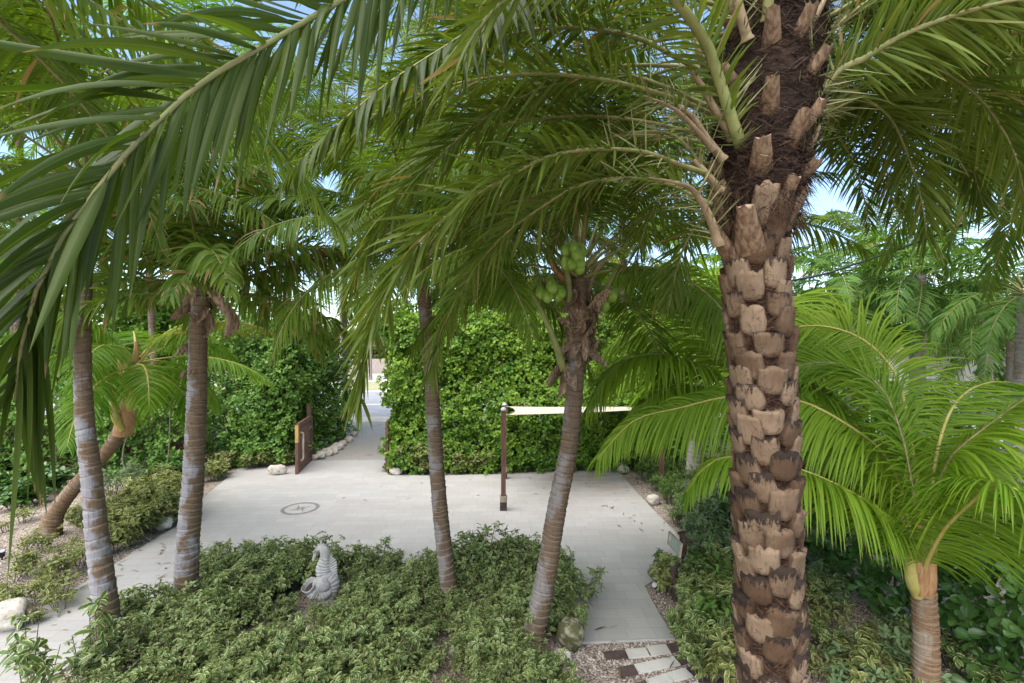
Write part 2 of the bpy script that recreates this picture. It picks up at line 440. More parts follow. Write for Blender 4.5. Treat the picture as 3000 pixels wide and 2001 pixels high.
M['statue'] = solid_mat('cast stone', (0.25, 0.24, 0.225), (0.34, 0.33, 0.31), 9, 0.75, bump=0.15, bscale=60, c3=(0.15, 0.14, 0.12), s3=7, k3=(0.55, 0.75))
M['white_wall'] = solid_mat('white wall', (0.72, 0.7, 0.66), (0.8, 0.79, 0.76), 2, 0.8)
M['sign_face'] = solid_mat('sage green sign face', (0.23, 0.29, 0.24), (0.29, 0.34, 0.29), 9, 0.6)
M['sign_frame'] = solid_mat('tan sign frame', (0.32, 0.25, 0.17), (0.42, 0.34, 0.25), 20, 0.7)
M['sign_mark'] = solid_mat('pale sign lettering', (0.42, 0.44, 0.38), (0.48, 0.48, 0.42), 9, 0.7)
M['brown_slab'] = solid_mat('dark brown slab', (0.07, 0.045, 0.04), (0.11, 0.075, 0.068), 9, 0.75, bump=0.1)

def ground_mats():
    # gravel mulch: every pebble a Voronoi cell of its own colour
    m, nt, out = mat('pebble gravel')
    pos = N(nt, 'ShaderNodeNewGeometry').outputs['Position']
    vo = N(nt, 'ShaderNodeTexVoronoi', i_Vector=pos); vo.inputs['Scale'].default_value = 42
    sep = N(nt, 'ShaderNodeSeparateColor', i_Color=vo.outputs['Color'])
    col = mix(nt, sep.outputs[0], (0.26, 0.19, 0.14), (0.56, 0.49, 0.41))
    col = mix(nt, ramp(nt, sep.outputs[1], 0.8, 0.85), col, (0.16, 0.11, 0.085))
    col = mix(nt, mth(nt, 'MULTIPLY', ramp(nt, vo.outputs['Distance'], 0.45, 0.8), 0.6), col, (0.06, 0.045, 0.035))
    lit = noise(nt, 1.3, 4, 0.65)
    col = mix(nt, mth(nt, 'MULTIPLY', ramp(nt, lit, 0.5, 0.68), 0.5), col, (0.14, 0.095, 0.06))
    bs = N(nt, 'ShaderNodeBsdfPrincipled', i_Base_Color=col, i_Roughness=0.9)
    b = N(nt, 'ShaderNodeBump', i_Height=vo.outputs['Distance']); b.inputs['Strength'].default_value = 0.9; b.inputs['Distance'].default_value = 0.02; b.invert = True
    nt.links.new(b.outputs[0], bs.inputs['Normal']); nt.links.new(bs.outputs[0], out.inputs[0])
    M['gravel'] = m
    # travertine pavers
    m, nt, out = mat('travertine pavers')
    pos = N(nt, 'ShaderNodeNewGeometry').outputs['Position']
    mp = N(nt, 'ShaderNodeMapping', i_Vector=pos); mp.inputs['Rotation'].default_value = (0, 0, math.radians(-2.2))
    br = N(nt, 'ShaderNodeTexBrick', i_Vector=mp.outputs[0])
    br.inputs['Color1'].default_value = rgb((0.385, 0.371, 0.35)); br.inputs['Color2'].default_value = rgb((0.425, 0.411, 0.39))
    br.inputs['Mortar'].default_value = rgb((0.285, 0.265, 0.24)); br.inputs['Scale'].default_value = 1.0
    br.inputs['Mortar Size'].default_value = 0.0035; br.inputs['Mortar Smooth'].default_value = 0.3
    br.inputs['Brick Width'].default_value = 0.41; br.inputs['Row Height'].default_value = 0.255
    br.offset = 0.37; br.squash = 0.8; br.squash_frequency = 3
    col = br.outputs['Color']
    cl = noise(nt, 0.8, 4, 0.6, pos, (0.5, 1.4, 1))
    col = mix(nt, mth(nt, 'MULTIPLY', ramp(nt, cl, 0.42, 0.66), 0.34), col, (0.33, 0.30, 0.265))
    vein = noise(nt, 5, 5, 0.7, mp.outputs[0], (0.7, 5, 1))
    col = mix(nt, mth(nt, 'MULTIPLY', ramp(nt, vein, 0.55, 0.7), 0.2), col, (0.32, 0.28, 0.24))
    pits = noise(nt, 19, 6, 0.75, mp.outputs[0], (1, 1.8, 1))
    col = mix(nt, mth(nt, 'MULTIPLY', ramp(nt, pits, 0.655, 0.70), 0.6), col, (0.17, 0.14, 0.115))
    # rusty stain in the far right corner of the court
    d = N(nt, 'ShaderNodeVectorMath', operation='DISTANCE', i_0=pos); d.inputs[1].default_value = (2.6, 14.7, 0)
    st = mth(nt, 'MULTIPLY', ramp(nt, d.outputs['Value'], 2.6, 0.4), ramp(nt, noise(nt, 1.4, 4, 0.6, pos, (0.6, 2, 1)), 0.42, 0.62))
    col = mix(nt, mth(nt, 'MULTIPLY', st, 0.5), col, (0.33, 0.22, 0.14))
    bs = N(nt, 'ShaderNodeBsdfPrincipled', i_Base_Color=col, i_Roughness=0.72)
    bs.inputs['Specular IOR Level'].default_value = 0.3
    b = N(nt, 'ShaderNodeBump', i_Height=br.outputs['Fac']); b.inputs['Strength'].default_value = 0.35; b.inputs['Distance'].default_value = 0.004; b.invert = True
    nt.links.new(b.outputs[0], bs.inputs['Normal']); nt.links.new(bs.outputs[0], out.inputs[0])
    M['paver'] = m
    M['slab'] = solid_mat('pitted cream slab', (0.50, 0.48, 0.43), (0.58, 0.56, 0.51), 3, 0.75, c3=(0.25, 0.2, 0.16), s3=26, k3=(0.66, 0.72))
    M['drive'] = solid_mat('fine grey gravel', (0.27, 0.25, 0.225), (0.40, 0.375, 0.345), 30, 0.95, bump=0.6, bscale=70, c3=(0.22, 0.21, 0.15), s3=1.1, k3=(0.55, 0.75))
    M['asphalt'] = solid_mat('pale asphalt', (0.26, 0.26, 0.27), (0.31, 0.31, 0.32), 1.5, 0.9)
    M['road_paint'] = solid_mat('white road paint', (0.75, 0.75, 0.74), (0.8, 0.8, 0.79), 3, 0.7)
    M['verge'] = solid_mat('dry grass verge', (0.25, 0.26, 0.12), (0.36, 0.34, 0.2), 1.2, 0.95)
    M['sand'] = solid_mat('sandy shoulder', (0.42, 0.38, 0.32), (0.5, 0.46, 0.4), 1.2, 0.95)
ground_mats()

# ------------------------------------------------------------------ the setting: ground, court, drive, road
def sheet(name, pts, z, m, thick=0.0):
    """flat polygon fan of ground, optionally with a real edge"""
    pts = [A(p[0], p[1], z) for p in pts]
    me = bpy.data.meshes.new(name)
    n = len(pts)
    v = [tuple(p) for p in pts]; f = [list(range(n))]
    if thick:
        v += [(p[0], p[1], z - thick) for p in pts]
        f += [[i, n + i, n + (i + 1) % n, (i + 1) % n] for i in range(n)]
    me.from_pydata(v, [], f); me.materials.append(m); me.update()
    o = bpy.data.objects.new(name, me); COL.objects.link(o)
    return structure(o)

sheet('ground', [(-500, -60), (500, -60), (500, 900), (-500, 900)], 0.0, M['gravel'])
court = [G(x, y) for x, y in ((-700, 2300), (0, 1858), (263, 1702), (335, 1657), (430, 1598), (522, 1541), (575, 1478), (634, 1429), (700, 1374),
                              (790, 1366), (862, 1366), (915, 1352), (1130, 1349), (1136, 1394), (1290, 1396), (1420, 1392), (1640, 1383), (1803, 1376),
                              (1843, 1420), (1893, 1474), (1975, 1558), (2020, 1640), (1888, 1722), (1930, 1800), (1978, 1876), (1696, 1888), (1672, 1764), (1664, 1660))]
court += [A(1.05, 9.0, 0), A(-5.5, 9.0, 0), A(-5.75, 8.4, 0), A(-5.7, 5.6, 0), A(-5.7, 3.5, 0)]
sheet('court_paving', court, 0.03, M['paver'], 0.06)
sheet('driveway', [(-8.2, 16.65), (-3.3, 16.65), (-3.0, 26.6), (-10, 26.6)], 0.008, M['drive'])
sheet('road_shoulder', [(-60, 24.9), (60, 24.9), (60, 26.7), (-60, 26.7)], 0.012, M['sand'])
sheet('road', [(-200, 26.7), (200, 26.7), (200, 40.9), (-200, 40.9)], 0.016, M['asphalt'])
sheet('road_line', [(-200, 31.7), (200, 31.7), (200, 31.95), (-200, 31.95)], 0.021, M['road_paint'])
sheet('road_line', [(-200, 40.0), (200, 40.0), (200, 40.4), (-200, 40.4)], 0.021, M['road_paint'])
sheet('grass_verge', [(-200, 40.9), (200, 40.9), (200, 49), (-200, 49)], 0.02, M['verge'])
sheet('far_path', [(-200, 49), (200, 49), (200, 62), (-200, 62)], 0.024, M['sand'])

# dark compass rose set into the court
def compass():
    c = G(880, 1493); z = 0.034
    mb = MB()
    th = np.linspace(0, 2 * math.pi, 49)
    for k in range(16):
        seg = np.linspace(2 * math.pi * k / 16 + 0.012, 2 * math.pi * (k + 1) / 16 - 0.012, 5)
        V = np.stack([np.stack([c[0] + r * np.cos(seg), c[1] + r * np.sin(seg), np.full(5, z)], 1) for r in (0.36, 0.45)], 0)
        mb.grid(V, np.full((2, 5, 3), k / 16.0), 0, smooth=False)
    for k in range(8):
        a = math.pi * k / 4 + 0.6; R = 0.31 if k % 2 == 0 else 0.16
        d = A(math.cos(a), math.sin(a), 0); s = A(-d[1], d[0], 0)
        p = A(c[0], c[1], z)
        w = 0.055 if k % 2 == 0 else 0.03
        mb.add([p + d * 0.012, p + d * 0.07 + s * w, p + d * R, p + d * R], [[0, 1, 2, 2]], None, 0, False)
    o = mb.build('compass_rose', solid_mat('grey stone inlay', (0.19, 0.178, 0.16), (0.24, 0.225, 0.205), 9, 0.8))
    tag(o, 'round grey compass rose inlaid in the pale paving near the wooden gate', 'inlay')
compass()

# ------------------------------------------------------------------ palms
LEAF_P = [0.35, 0.9, 1.0, 0.92, 0.7, 0.4, 0.02]

def add_frond(mb, path, up, length, width, n, rng, t0=0.12, a0=75, a1=28, elev=0.0, elev_j=8.0, droop=0.3, droop_j=0.1,
              fold=0.35, rach=0.022, K=5, lenprof=None, flat2=False, jit=0.06, mats=(0, 1), twist=12.0, rtip=0.12, spines=0, rachis_flat=0.6, sides=7, clump=0, cut=0.0, droop_tip=0.0, a_side=(1.0, 1.0)):
    path = np.asarray(path, float)
    npt = len(path)
    T, S, Nn = frames(path, up)
    s = np.linspace(0, 1, npt)
    rad = rach * (rtip + (1 - rtip) * (1 - s) ** 0.8)
    rad[s < 0.05] *= 1.25
    mb.tube(path, rad, sides, mats[1], rng.random(), up, rachis_flat)
    if lenprof is None:
        lenprof = [0.45, 0.85, 1.0, 1.0, 0.92, 0.75, 0.5, 0.3]
    for sg in (-1, 1):
        t = t0 + (1 - t0) * (np.arange(n) + 0.5) / n + rng.normal(0, 0.25 / n, n)
        if clump:
            t = t0 + (1 - t0) * (np.floor(np.arange(n) / clump) * clump + 0.5 * clump) / n + rng.normal(0, 0.2 / n, n)
        if cut:
            t = t[rng.random(len(t)) > cut]
        t = np.clip(t, 0.01, 0.995); k = len(t)
        ip = lambda arr: np.stack([np.interp(t, s, arr[:, i]) for i in range(3)], 1)
        B, Tt, Ss, Nt = ip(path), nrm(ip(T)), nrm(ip(S)), nrm(ip(Nn))
        a = a_side[0 if sg < 0 else 1] * np.radians(a0 + (a1 - a0) * ((t - t0) / (1 - t0)) ** 1.2 + rng.normal(0, 4, k))
        e = np.radians(elev + rng.normal(0, elev_j, k))
        D = nrm(np.cos(a)[:, None] * Tt + np.sin(a)[:, None] * (np.cos(e)[:, None] * sg * Ss + np.sin(e)[:, None] * Nt))
        W = nrm(Tt - np.sum(Tt * D, 1, keepdims=True) * D)
        tw = np.radians(rng.normal(0, twist, k))[:, None]
        W = np.cos(tw) * W + np.sin(tw) * np.cross(D, W)
        if sg < 0: W = -W
        L = length * np.interp((t - t0) / (1 - t0), np.linspace(0, 1, len(lenprof)), lenprof) * (1 + rng.normal(0, jit, k))
        w = width * 0.5 * (0.65 + 0.35 * L / length) * (1 + rng.normal(0, 0.08, k))
        base = rng.random()
        rnd = np.clip(0.55 * base + 0.45 * rng.random(k), 0, 1)
        mb.ribbons(B, D, W, np.maximum(L, 0.03), w, K, np.clip(droop + droop_tip * ((t - t0) / (1 - t0)).clip(0, 1) ** 2 + rng.normal(0, droop_j, k), -0.05, 3), np.full(k, fold), rnd, LEAF_P, mats[0], flat2)
    if spines:
        k = spines
        t = rng.uniform(0.03, t0 + 0.06, k)
        ip = lambda arr: np.stack([np.interp(t, s, arr[:, i]) for i in range(3)], 1)
        sg = np.where(rng.random(k) < 0.5, -1, 1)[:, None]
        D = nrm(ip(T) * 0.55 + sg * ip(S) * rng.uniform(0.5, 1.0, (k, 1)) + ip(Nn) * rng.normal(0.1, 0.5, (k, 1)))
        W = nrm(np.cross(D, rng.normal(size=(k, 3))))
        mb.ribbons(ip(path), D, W, rng.uniform(0.1, 0.34, k), np.full(k, 0.0055), 2, np.full(k, 0.05), np.full(k, 0.5), rng.random(k), [0.9, 1, 0.6, 0.1], mats[2] if len(mats) > 2 else mats[1])

def arch(base, az, el, length, bend, n=22, side=0.0, pw=1.25):
    """rachis that starts at elevation el and arches over by bend"""
    s = np.linspace(0, 1, n)
    ee = el - bend * s ** pw
    aa = az + side * s
    d = np.stack([np.sin(aa) * np.cos(ee), np.cos(aa) * np.cos(ee), np.sin(ee)], 1)
    p = np.concatenate([[[0, 0, 0]], np.cumsum(0.5 * (d[1:] + d[:-1]), axis=0)]) * (length / (n - 1))
    return p + np.asarray(base)

def up_for(path):
    t = nrm(path[1] - path[0])
    u = A(0, 0, 1) - t[2] * t
    if np.linalg.norm(u) < 0.15:
        h = path[-1] - path[0]; u = -A(h[0], h[1], 0)
    return nrm(u)

def crown(root, c, nf, length, rng, leafm, petm, el=(75, -25), bend=(0.7, 1.4), leaf=(0.55, 0.04), nleaf=60, az0=0.0, skip=None, spread=0.08, K=4, flat2=False, name='frond', **kw):
    ga = math.radians(137.5)
    for i in range(nf):
        f = (i + 0.5) / nf
        az = az0 + i * ga + rng.normal(0, 0.15)
        e = math.radians(el[0] + (el[1] - el[0]) * f + rng.normal(0, 5))
        if skip is not None and skip(az % (2 * math.pi), e): continue
        L = length * (0.85 + 0.3 * rng.random()) * (0.72 + 0.28 * min(1, f * 2.5))
        b = np.asarray(c) + A(math.sin(az), math.cos(az), 0) * spread + A(0, 0, (0.5 - f) * spread * 3)
        p = arch(b, az, e, L, rng.uniform(*bend), side=rng.normal(0, 0.25))
        mb = MB()
        add_frond(mb, p, up_for(p), leaf[0], leaf[1], nleaf, rng, K=K, flat2=flat2, **kw)
        mb.build(name, [leafm, petm], root)

def ringed_trunk(mb, pts, r0, r1, ring=0.075, sides=22, rng=None, flare=1.0, flare_h=0.35, tilt=0.012, lip=0.05, n=None):
    dense = catmull(pts, 400)
    d = np.concatenate([[0], np.cumsum(np.linalg.norm(np.diff(dense, axis=0), axis=1))]); Lt = d[-1]
    th = np.linspace(0, 2 * math.pi, sides, endpoint=False)
    rows, at = [], []
    s = 0.0
    while s < Lt:
        h = ring * max(0.45, 1 + rng.normal(0, 0.27)) * (1.25 - 0.45 * s / Lt)
        ph, ti = rng.random() * 6.28, tilt * (0.4 + 1.2 * rng.random())
        for f_, mlt in ((0.0, 1 - lip * 0.8), (0.25, 1 - lip * 0.25), (0.7, 1 + lip * 0.35), (0.93, 1 + lip), (0.99, 1 + lip * 0.5)):
            ss = min(s + h * f_, Lt)
            c = np.array([np.interp(ss, d, dense[:, i]) for i in range(3)])
            t = nrm(np.array([np.interp(min(ss + 0.05, Lt), d, dense[:, i]) - np.interp(max(ss - 0.05, 0), d, dense[:, i]) for i in range(3)]))
            S = nrm(np.cross(t, A(0, 1, 0))); Nn = np.cross(S, t)
            r = (r0 + (r1 - r0) * ss / Lt) * (1 + (flare - 1) * math.exp(-ss / flare_h)) * mlt
            wob = 1 + 0.02 * np.sin(3 * th + ph) + rng.normal(0, 0.008, sides)
            off = ti * np.sin(th + ph) + rng.normal(0, 0.0025, sides) + 0.35 * ti * np.sin(2 * th + ph * 2)
            rows.append(c + (r * wob)[:, None] * (np.cos(th)[:, None] * S + np.sin(th)[:, None] * Nn) + off[:, None] * t)
            at.append(np.stack([th / 6.283, np.full(sides, f_), np.full(sides, ss / Lt)], 1))
        s += h
    mb.grid(np.array(rows), np.array(at), 0, closed=True)

def scraps(mb, c, h, r, n, rng, size=(0.1, 0.3), mat_=0, hang=0.6):
    """torn dry sheath: curled sheets round the head of a trunk"""
    for _ in range(n):
        az = rng.random() * 6.283; z = rng.uniform(-h, h)
        L = rng.uniform(*size); w = L * rng.uniform(0.22, 0.5)
        o = A(math.sin(az), math.cos(az), 0); t = A(math.cos(az), -math.sin(az), 0)
        d = nrm(o * rng.uniform(0.0, 0.4) + t * rng.normal(0, 0.42) + A(0, 0, rng.choice([-1, 1], p=[hang, 1 - hang]) * rng.uniform(0.6, 1.0)))
        s = np.linspace(0, 1, 6); u = np.linspace(-1, 1, 4)
        p0 = np.asarray(c) + o * r * rng.uniform(0.85, 1.1) + A(0, 0, z)
        wd = nrm(np.cross(d, o)); nn = np.cross(d, wd)
        curl = rng.uniform(-0.5, 0.5)
        V = np.zeros((6, 4, 3))
        for i, si in enumerate(s):
            ww = w * 0.5 * (0.75 + 0.25 * math.sin(3 * si)) * (1 - 0.55 * si ** 4) * (1 + rng.normal(0, 0.15))
            for j, uj in enumerate(u):
                V[i, j] = p0 + d * L * si + wd * ww * uj + nn * (curl * L * si * si + -0.55 * ww * uj * uj + rng.normal(0, 0.07 * w))
        at = np.zeros((6, 4, 3)); at[..., 2] = rng.random()
        mb.grid(V, at, mat_)

def fibres(mb, fn, n, rng, length, width, mat_=0):
    """loose hairs: fn(k) gives base, direction"""
    B, D = fn(n)
    W = nrm(np.cross(D, rng.normal(size=(n, 3))))
    mb.ribbons(B, D, W, rng.uniform(length[0], length[1], n), rng.uniform(width[0], width[1], n), 3, rng.uniform(0.0, 0.5, n), np.full(n, 0.2), rng.random(n), [1, 0.9, 0.7, 0.3], mat_, True)

# ---- the big date palm
def date_palm():
    rng = np.random.default_rng(7)
    Z0 = 3.2
    axis = catmull([A(1.80, Z0, -0.05), A(1.75, Z0, 1.2), P(2252, 1700, Z0), P(2240, 1300, Z0), P(2222, 950, Z0), P(2212, 700, Z0), P(2228, 420, Z0), P(2262, 120, Z0), P(2290, -160, Z0), P(2300, -430, Z0)], 300)
    zs = axis[:, 2]
    ax = lambda z: np.array([np.interp(z, zs, axis[:, i]) for i in range(3)])
    def rad(z):
        return float(np.interp(z, [0, 1.5, 3.5, 4.9, 5.15, 5.6, 6.2, 6.8, 7.5], [0.225, 0.185, 0.18, 0.185, 0.275, 0.325, 0.305, 0.26, 0.14]))
    root = thing('date_palm', 'tall date palm with thick trunk of cut leaf bases, nearest the camera', 'palm tree', (1.80, Z0, 0))
    th = np.linspace(0, 2 * math.pi, 28, endpoint=False)
    rows = []
    zz = np.linspace(-0.05, zs[-1], 150)
    for z in zz:
        r = rad(z) * (0.93 + 0.03 * np.sin(5 * th + z * 9) + rng.normal(0, 0.015, 28))
        rows.append(ax(z) + np.stack([r * np.cos(th), r * np.sin(th), np.zeros(28)], 1))
    mb = MB()
    mb.grid(np.array(rows), None, 0, closed=True)
    def around(z0, z1, bias):
        def fn(n):
            z = rng.uniform(z0, z1, n); t = rng.uniform(math.pi - 0.3, 2 * math.pi + 0.3, n)
            o = np.stack([np.cos(t), np.sin(t), 0 * t], 1); tt = np.stack([-np.sin(t), np.cos(t), 0 * t], 1)
            c = np.array([ax(q) for q in z]); r = np.array([rad(q) for q in z])
            B = c + o * (r * rng.uniform(0.93, 1.05, n))[:, None]
            D = nrm(tt * rng.choice([-1, 1], n)[:, None] * rng.uniform(0.5, 1, (n, 1)) + A(0, 0, 1) * rng.normal(bias, 0.45, (n, 1)) + o * rng.uniform(-0.05, 0.16, (n, 1)))
            return B, D
        return fn
    fibres(mb, around(1.5, 5.0, -0.1), 6000, rng, (0.04, 0.15), (0.0012, 0.003), 1)
    fibres(mb, around(4.95, 7.0, 0.1), 5200, rng, (0.05, 0.17), (0.001, 0.003), 0)
    fibres(mb, around(4.95, 6.9, 0.15), 1100, rng, (0.06, 0.2), (0.002, 0.007), 0)
    # rusty beard hanging under the head of the trunk
    def beard(n):
        z = rng.uniform(4.95, 5.45, n); t = rng.uniform(math.pi - 0.4, 2 * math.pi + 0.4, n)
        o = np.stack([np.cos(t), np.sin(t), 0 * t], 1); c = np.array([ax(q) for q in z])
        keep = 0.235 + 0.06 * rng.random(n)
        return c + o * keep[:, None], nrm(o * rng.uniform(0.05, 0.6, (n, 1)) + A(0, 0, -1) * rng.uniform(0.3, 1, (n, 1)) + rng.normal(0, 0.35, (n, 3)))
    fibres(mb, beard, 900, rng, (0.04, 0.15), (0.001, 0.0028), 1)
    trunk = mb.build('trunk', [M['fibre'], M['rust_fibre']], root); OR = root['_o']
    # lower scales: broad shields left by cut leaves, in a staggered lattice
    mb = MB()
    k = 0; z = 1.45
    while z < 4.93:
        for j in range(5):
            t0 = 2 * math.pi * (j + 0.5 * (k % 2)) / 5 + 0.35 + rng.normal(0, 0.09) + 0.05 * k
            zb = z + rng.normal(0, 0.015)
            hh = rng.uniform(0.16, 0.205); half = rng.uniform(0.09, 0.108)
            if z > 4.7: hh *= 1.6; half *= 0.85
            u = np.linspace(-1.12, 1.12, 9); v = np.linspace(-0.06, 1.06, 9)
            V = np.zeros((9, 9, 3)); at = np.zeros((9, 9, 3)); rr = rng.random()
            jag = rng.normal(0, 0.055, 9)
            topw = rng.uniform(0.68, 1.0) * (0.7 if z > 4.7 else 1.0)
            skew = rng.normal(0, 0.25)
            out_ = rng.uniform(0.022, 0.05)
            for a_, vv in enumerate(v):
                vc = min(max(vv, 0), 1)
                prof = 0.52 + 0.48 * math.sqrt(max(0.0, 1 - (1 - min(vc / 0.3, 1)) ** 2))
                prof *= 1 + (topw - 1) * max(0, (vc - 0.4) / 0.6)
                for b_, uu in enumerate(u):
                    uc = min(max(uu, -1), 1)
                    edge = a_ in (0, 8) or b_ in (0, 8)
                    hz = zb + hh * (vc + (jag[b_] if a_ >= 7 else 0)) - 0.02 * (1 - uc * uc) * (1 - vc)
                    ang = t0 + (uc * prof * half + skew * 0.04 * vc) / rad(zb)
                    r = rad(hz) * 0.93 + (-0.022 if edge else 0.012 + out_ * vc ** 0.8 + 0.012 * (1 - uc * uc) + rng.normal(0, 0.0025))
                    V[a_, b_] = ax(hz) + A(math.cos(ang) * r, math.sin(ang) * r, 0)
                    at[a_, b_] = (uu, vc if not a_ == 8 else 1.3, rr)
            mb.grid(V, at, 0)
        z += 0.115 * (1.0 + 0.15 * math.sin(k * 1.7)); k += 1
    mb.build('bark_scales', [M['boot']], trunk, OR)
    # cut stalks left standing in the fibre of the head
    for px, py, dx, L, wd in ((2245, 150, 0.02, 0.19, 0.10), (2325, 130, 0.35, 0.16, 0.09), (2235, 345, -0.02, 0.18, 0.10), (2305, 440, 0.2, 0.19, 0.10),
                              (2220, 510, 0.0, 0.19, 0.125), (2152, 565, -0.15, 0.11, 0.095), (2296, 600, 0.18, 0.16, 0.105), (2095, 495, -0.5, 0.12, 0.08),
                              (2215, 770, -0.05, 0.34, 0.15), (2148, 775, -0.2, 0.27, 0.13), (2345, 395, 0.65, 0.18, 0.07), (2160, 235, -0.3, 0.15, 0.09),
                              (2360, 235, 0.8, 0.16, 0.07), (2365, 520, 0.6, 0.12, 0.09), (2180, 60, -0.1, 0.34, 0.12), (2258, 15, 0.05, 0.3, 0.12)):
        z = EYE - (py - 1000.5) / FPX * (Z0 - 0.25)
        c = ax(z); X = (px - 1500) / FPX * (Z0 - 0.22)
        r = rad(z) * 1.0
        sx = max(-0.98, min(0.98, (X - c[0]) / max(r, 0.05)))
        o = A(sx, -math.sqrt(1 - sx * sx), 0); t = A(-o[1], o[0], 0)
        d = nrm(A(0, 0, 1) + o * 0.42 + A(dx * 0.25, 0, 0)); L *= 1.12; wd *= 1.12
        b = c + o * r; b[2] = z
        n_ = nrm(np.cross(t, d)); n_ = n_ if np.dot(n_, o) > 0 else -n_
        s = np.linspace(0, 1, 6); V, at = [], []
        for q, si in enumerate(s):
            hw = wd * 0.5 * ((1.5 if L > 0.3 else 1.25) - (0.9 if L > 0.3 else 0.6) * si ** 0.75); tk = 0.05 * (1 - 0.3 * si)
            cc = b + d * L * si - o * 0.075 * (1 - si) ** 1.5
            tip = rng.normal(0, 0.008, 8) * (si > 0.95)
            ring = [cc + t * hw * x + n_ * tk * y + d * tip[e] for e, (x, y) in enumerate(((-1, -0.4), (-0.95, 0.35), (-0.5, 0.85), (0, 1.0), (0.5, 0.85), (0.95, 0.35), (1, -0.4), (0, -0.5)))]
            V.append(ring); at.append([(0, si, 0.5)] * 8)
        ms = MB(); V = np.array(V)
        ms.grid(V, np.array(at), 0, closed=True)
        top = np.concatenate([V[-1], [V[-1].mean(0) - d * 0.01]])
        ms.add(top, [[i, (i + 1) % 8, 8, 8] for i in range(8)], None, 1, False)
        ms.build('leaf_stub', [M['stub'], M['sheath']], trunk, OR)
    # fronds that the photograph shows, each followed along its midrib
    F = []
    def fr(pts, leaf=0.36, w=0.022, n=58, t0=0.3, up=None, rach=0.024, petm='petiole', leafm='date_leaf', **kw):
        p = catmull([P(*q) for q in pts], 30)
        d = dict(lenprof=[0.45, 0.85, 1.0, 1.0, 0.95, 0.85, 0.75, 0.6], elev=8, elev_j=26, droop=0.18, droop_j=0.12, twist=30, a0=62, a1=24, K=4, spines=36, fold=0.35)
        d.update(kw)
        mb = MB()
        add_frond(mb, p, up if up is not None else up_for(p), leaf, w, n, rng, t0=t0, rach=rach, mats=(0, 1, 2), **d)
        mb.build('frond', [M[leafm], M[petm], M['spine']], root)
    # the broad frond across the upper left, close to the camera
    p = catmull([P(2240, -480, 3.2), P(1800, -430, 2.55), P(1300, -175, 1.9), P(1000, 0, 1.5), P(800, 118, 1.3), P(600, 235, 1.14), P(480, 340, 1.06), P(370, 450, 0.99),
                 P(280, 560, 0.94), P(200, 670, 0.9), P(140, 770, 0.88), P(95, 880, 0.87), P(68, 980, 0.87), P(52, 1090, 0.88), P(44, 1180, 0.89)], 48)
    mb = MB()
    add_frond(mb, p, A(0.25, 0.8, 0.5), 0.46, 0.0255, 160, rng, t0=0.2, a0=60, a1=26, elev=4, elev_j=34, cut=0.08, droop=0.04, droop_j=0.16, droop_tip=0.35, a_side=(1.0, 0.62), fold=0.6, rach=0.02, K=7,
              lenprof=[0.95, 1, 1, 1, 1, 0.95, 0.9, 0.85, 0.8, 0.7], mats=(0, 1), twist=36, jit=0.13)
    mb.build('frond', [M['near_leaf'], M['petiole'], M['spine']], root)
    # a second dark one just behind it
    p = catmull([P(2190, -330, 3.1), P(1750, -200, 2.8), P(1400, 70, 2.5), P(1214, 192, 2.35), P(1112, 262, 2.25), P(1000, 357, 2.2), P(900, 450, 2.2), P(830, 540, 2.2)], 34)
    mb = MB()
    add_frond(mb, p, A(0.2, -0.2, 1), 0.44, 0.032, 90, rng, t0=0.2, a0=66, a1=34, elev=-20, elev_j=14, droop=0.6, droop_j=0.25, fold=0.6, rach=0.02, K=6, mats=(0, 1), twist=16)
    mb.build('frond', [M['near_leaf'], M['petiole'], M['spine']], root)
    fr([(2185, 470, 3.12), (2160, 400, 2.97), (2103, 223, 2.88), (2067, 125, 2.8), (2000, 27, 2.65), (1900, -70, 2.5), (1740, -110, 2.3), (1560, -60, 2.15), (1420, 60, 2.1), (1330, 210, 2.1)], petm='petiole_lime', n=84, rach=0.042, leaf=0.40, w=0.026, t0=0.1, a0=50, droop=0.25, elev_j=30)
    fr([(2060, 505, 3.0), (1991, 482, 2.95), (1884, 444, 2.9), (1737, 437, 2.85), (1603, 460, 2.8), (1482, 522, 2.75), (1357, 594, 2.75), (1268, 670, 2.75), (1180, 770, 2.8), (1110, 900, 2.85), (1070, 1050, 2.9), (1052, 1170, 2.95)], rach=0.02, n=130, leaf=0.42, w=0.026, t0=0.2, droop=0.28)
    fr([(2085, 600, 3.0), (2000, 558, 3.05), (1937, 531, 3.1), (1803, 522, 3.2), (1692, 545, 3.25), (1580, 611, 3.3), (1469, 696, 3.35), (1388, 789, 3.4), (1335, 887, 3.45), (1290, 990, 3.5), (1262, 1090, 3.5)], rach=0.02, n=125, leaf=0.4, w=0.023, t0=0.2, droop=0.3)
    fr([(2110, 330, 3.1), (2000, 277, 3.2), (1937, 250, 3.2), (1826, 219, 3.25), (1670, 237, 3.3), (1558, 272, 3.3), (1446, 330, 3.3), (1348, 402, 3.3), (1268, 478, 3.3), (1150, 600, 3.3), (1080, 720, 3.3), (1030, 840, 3.3)], rach=0.024, n=125, leaf=0.44, w=0.026, t0=0.18, droop=0.22)
    fr([(2120, 240, 3.1), (2000, 178, 3.1), (1870, 112, 3.1), (1737, 85, 3.1), (1580, 85, 3.1), (1420, 130, 3.1), (1280, 230, 3.1), (1180, 350, 3.1)], n=110, leaf=0.44, w=0.026)
    fr([(2090, 440, 3.0), (1990, 330, 2.9), (1900, 285, 2.85), (1880, 280, 2.84)], petm='petiole_brown', n=4, leaf=0.15, t0=0.9, rach=0.026)
    fr([(2105, 720, 3.05), (2080, 640, 3.0), (2040, 570, 2.95), (2000, 540, 2.9), (1900, 520, 2.9)], petm='petiole_brown', n=8, leaf=0.2, t0=0.6, rach=0.036)
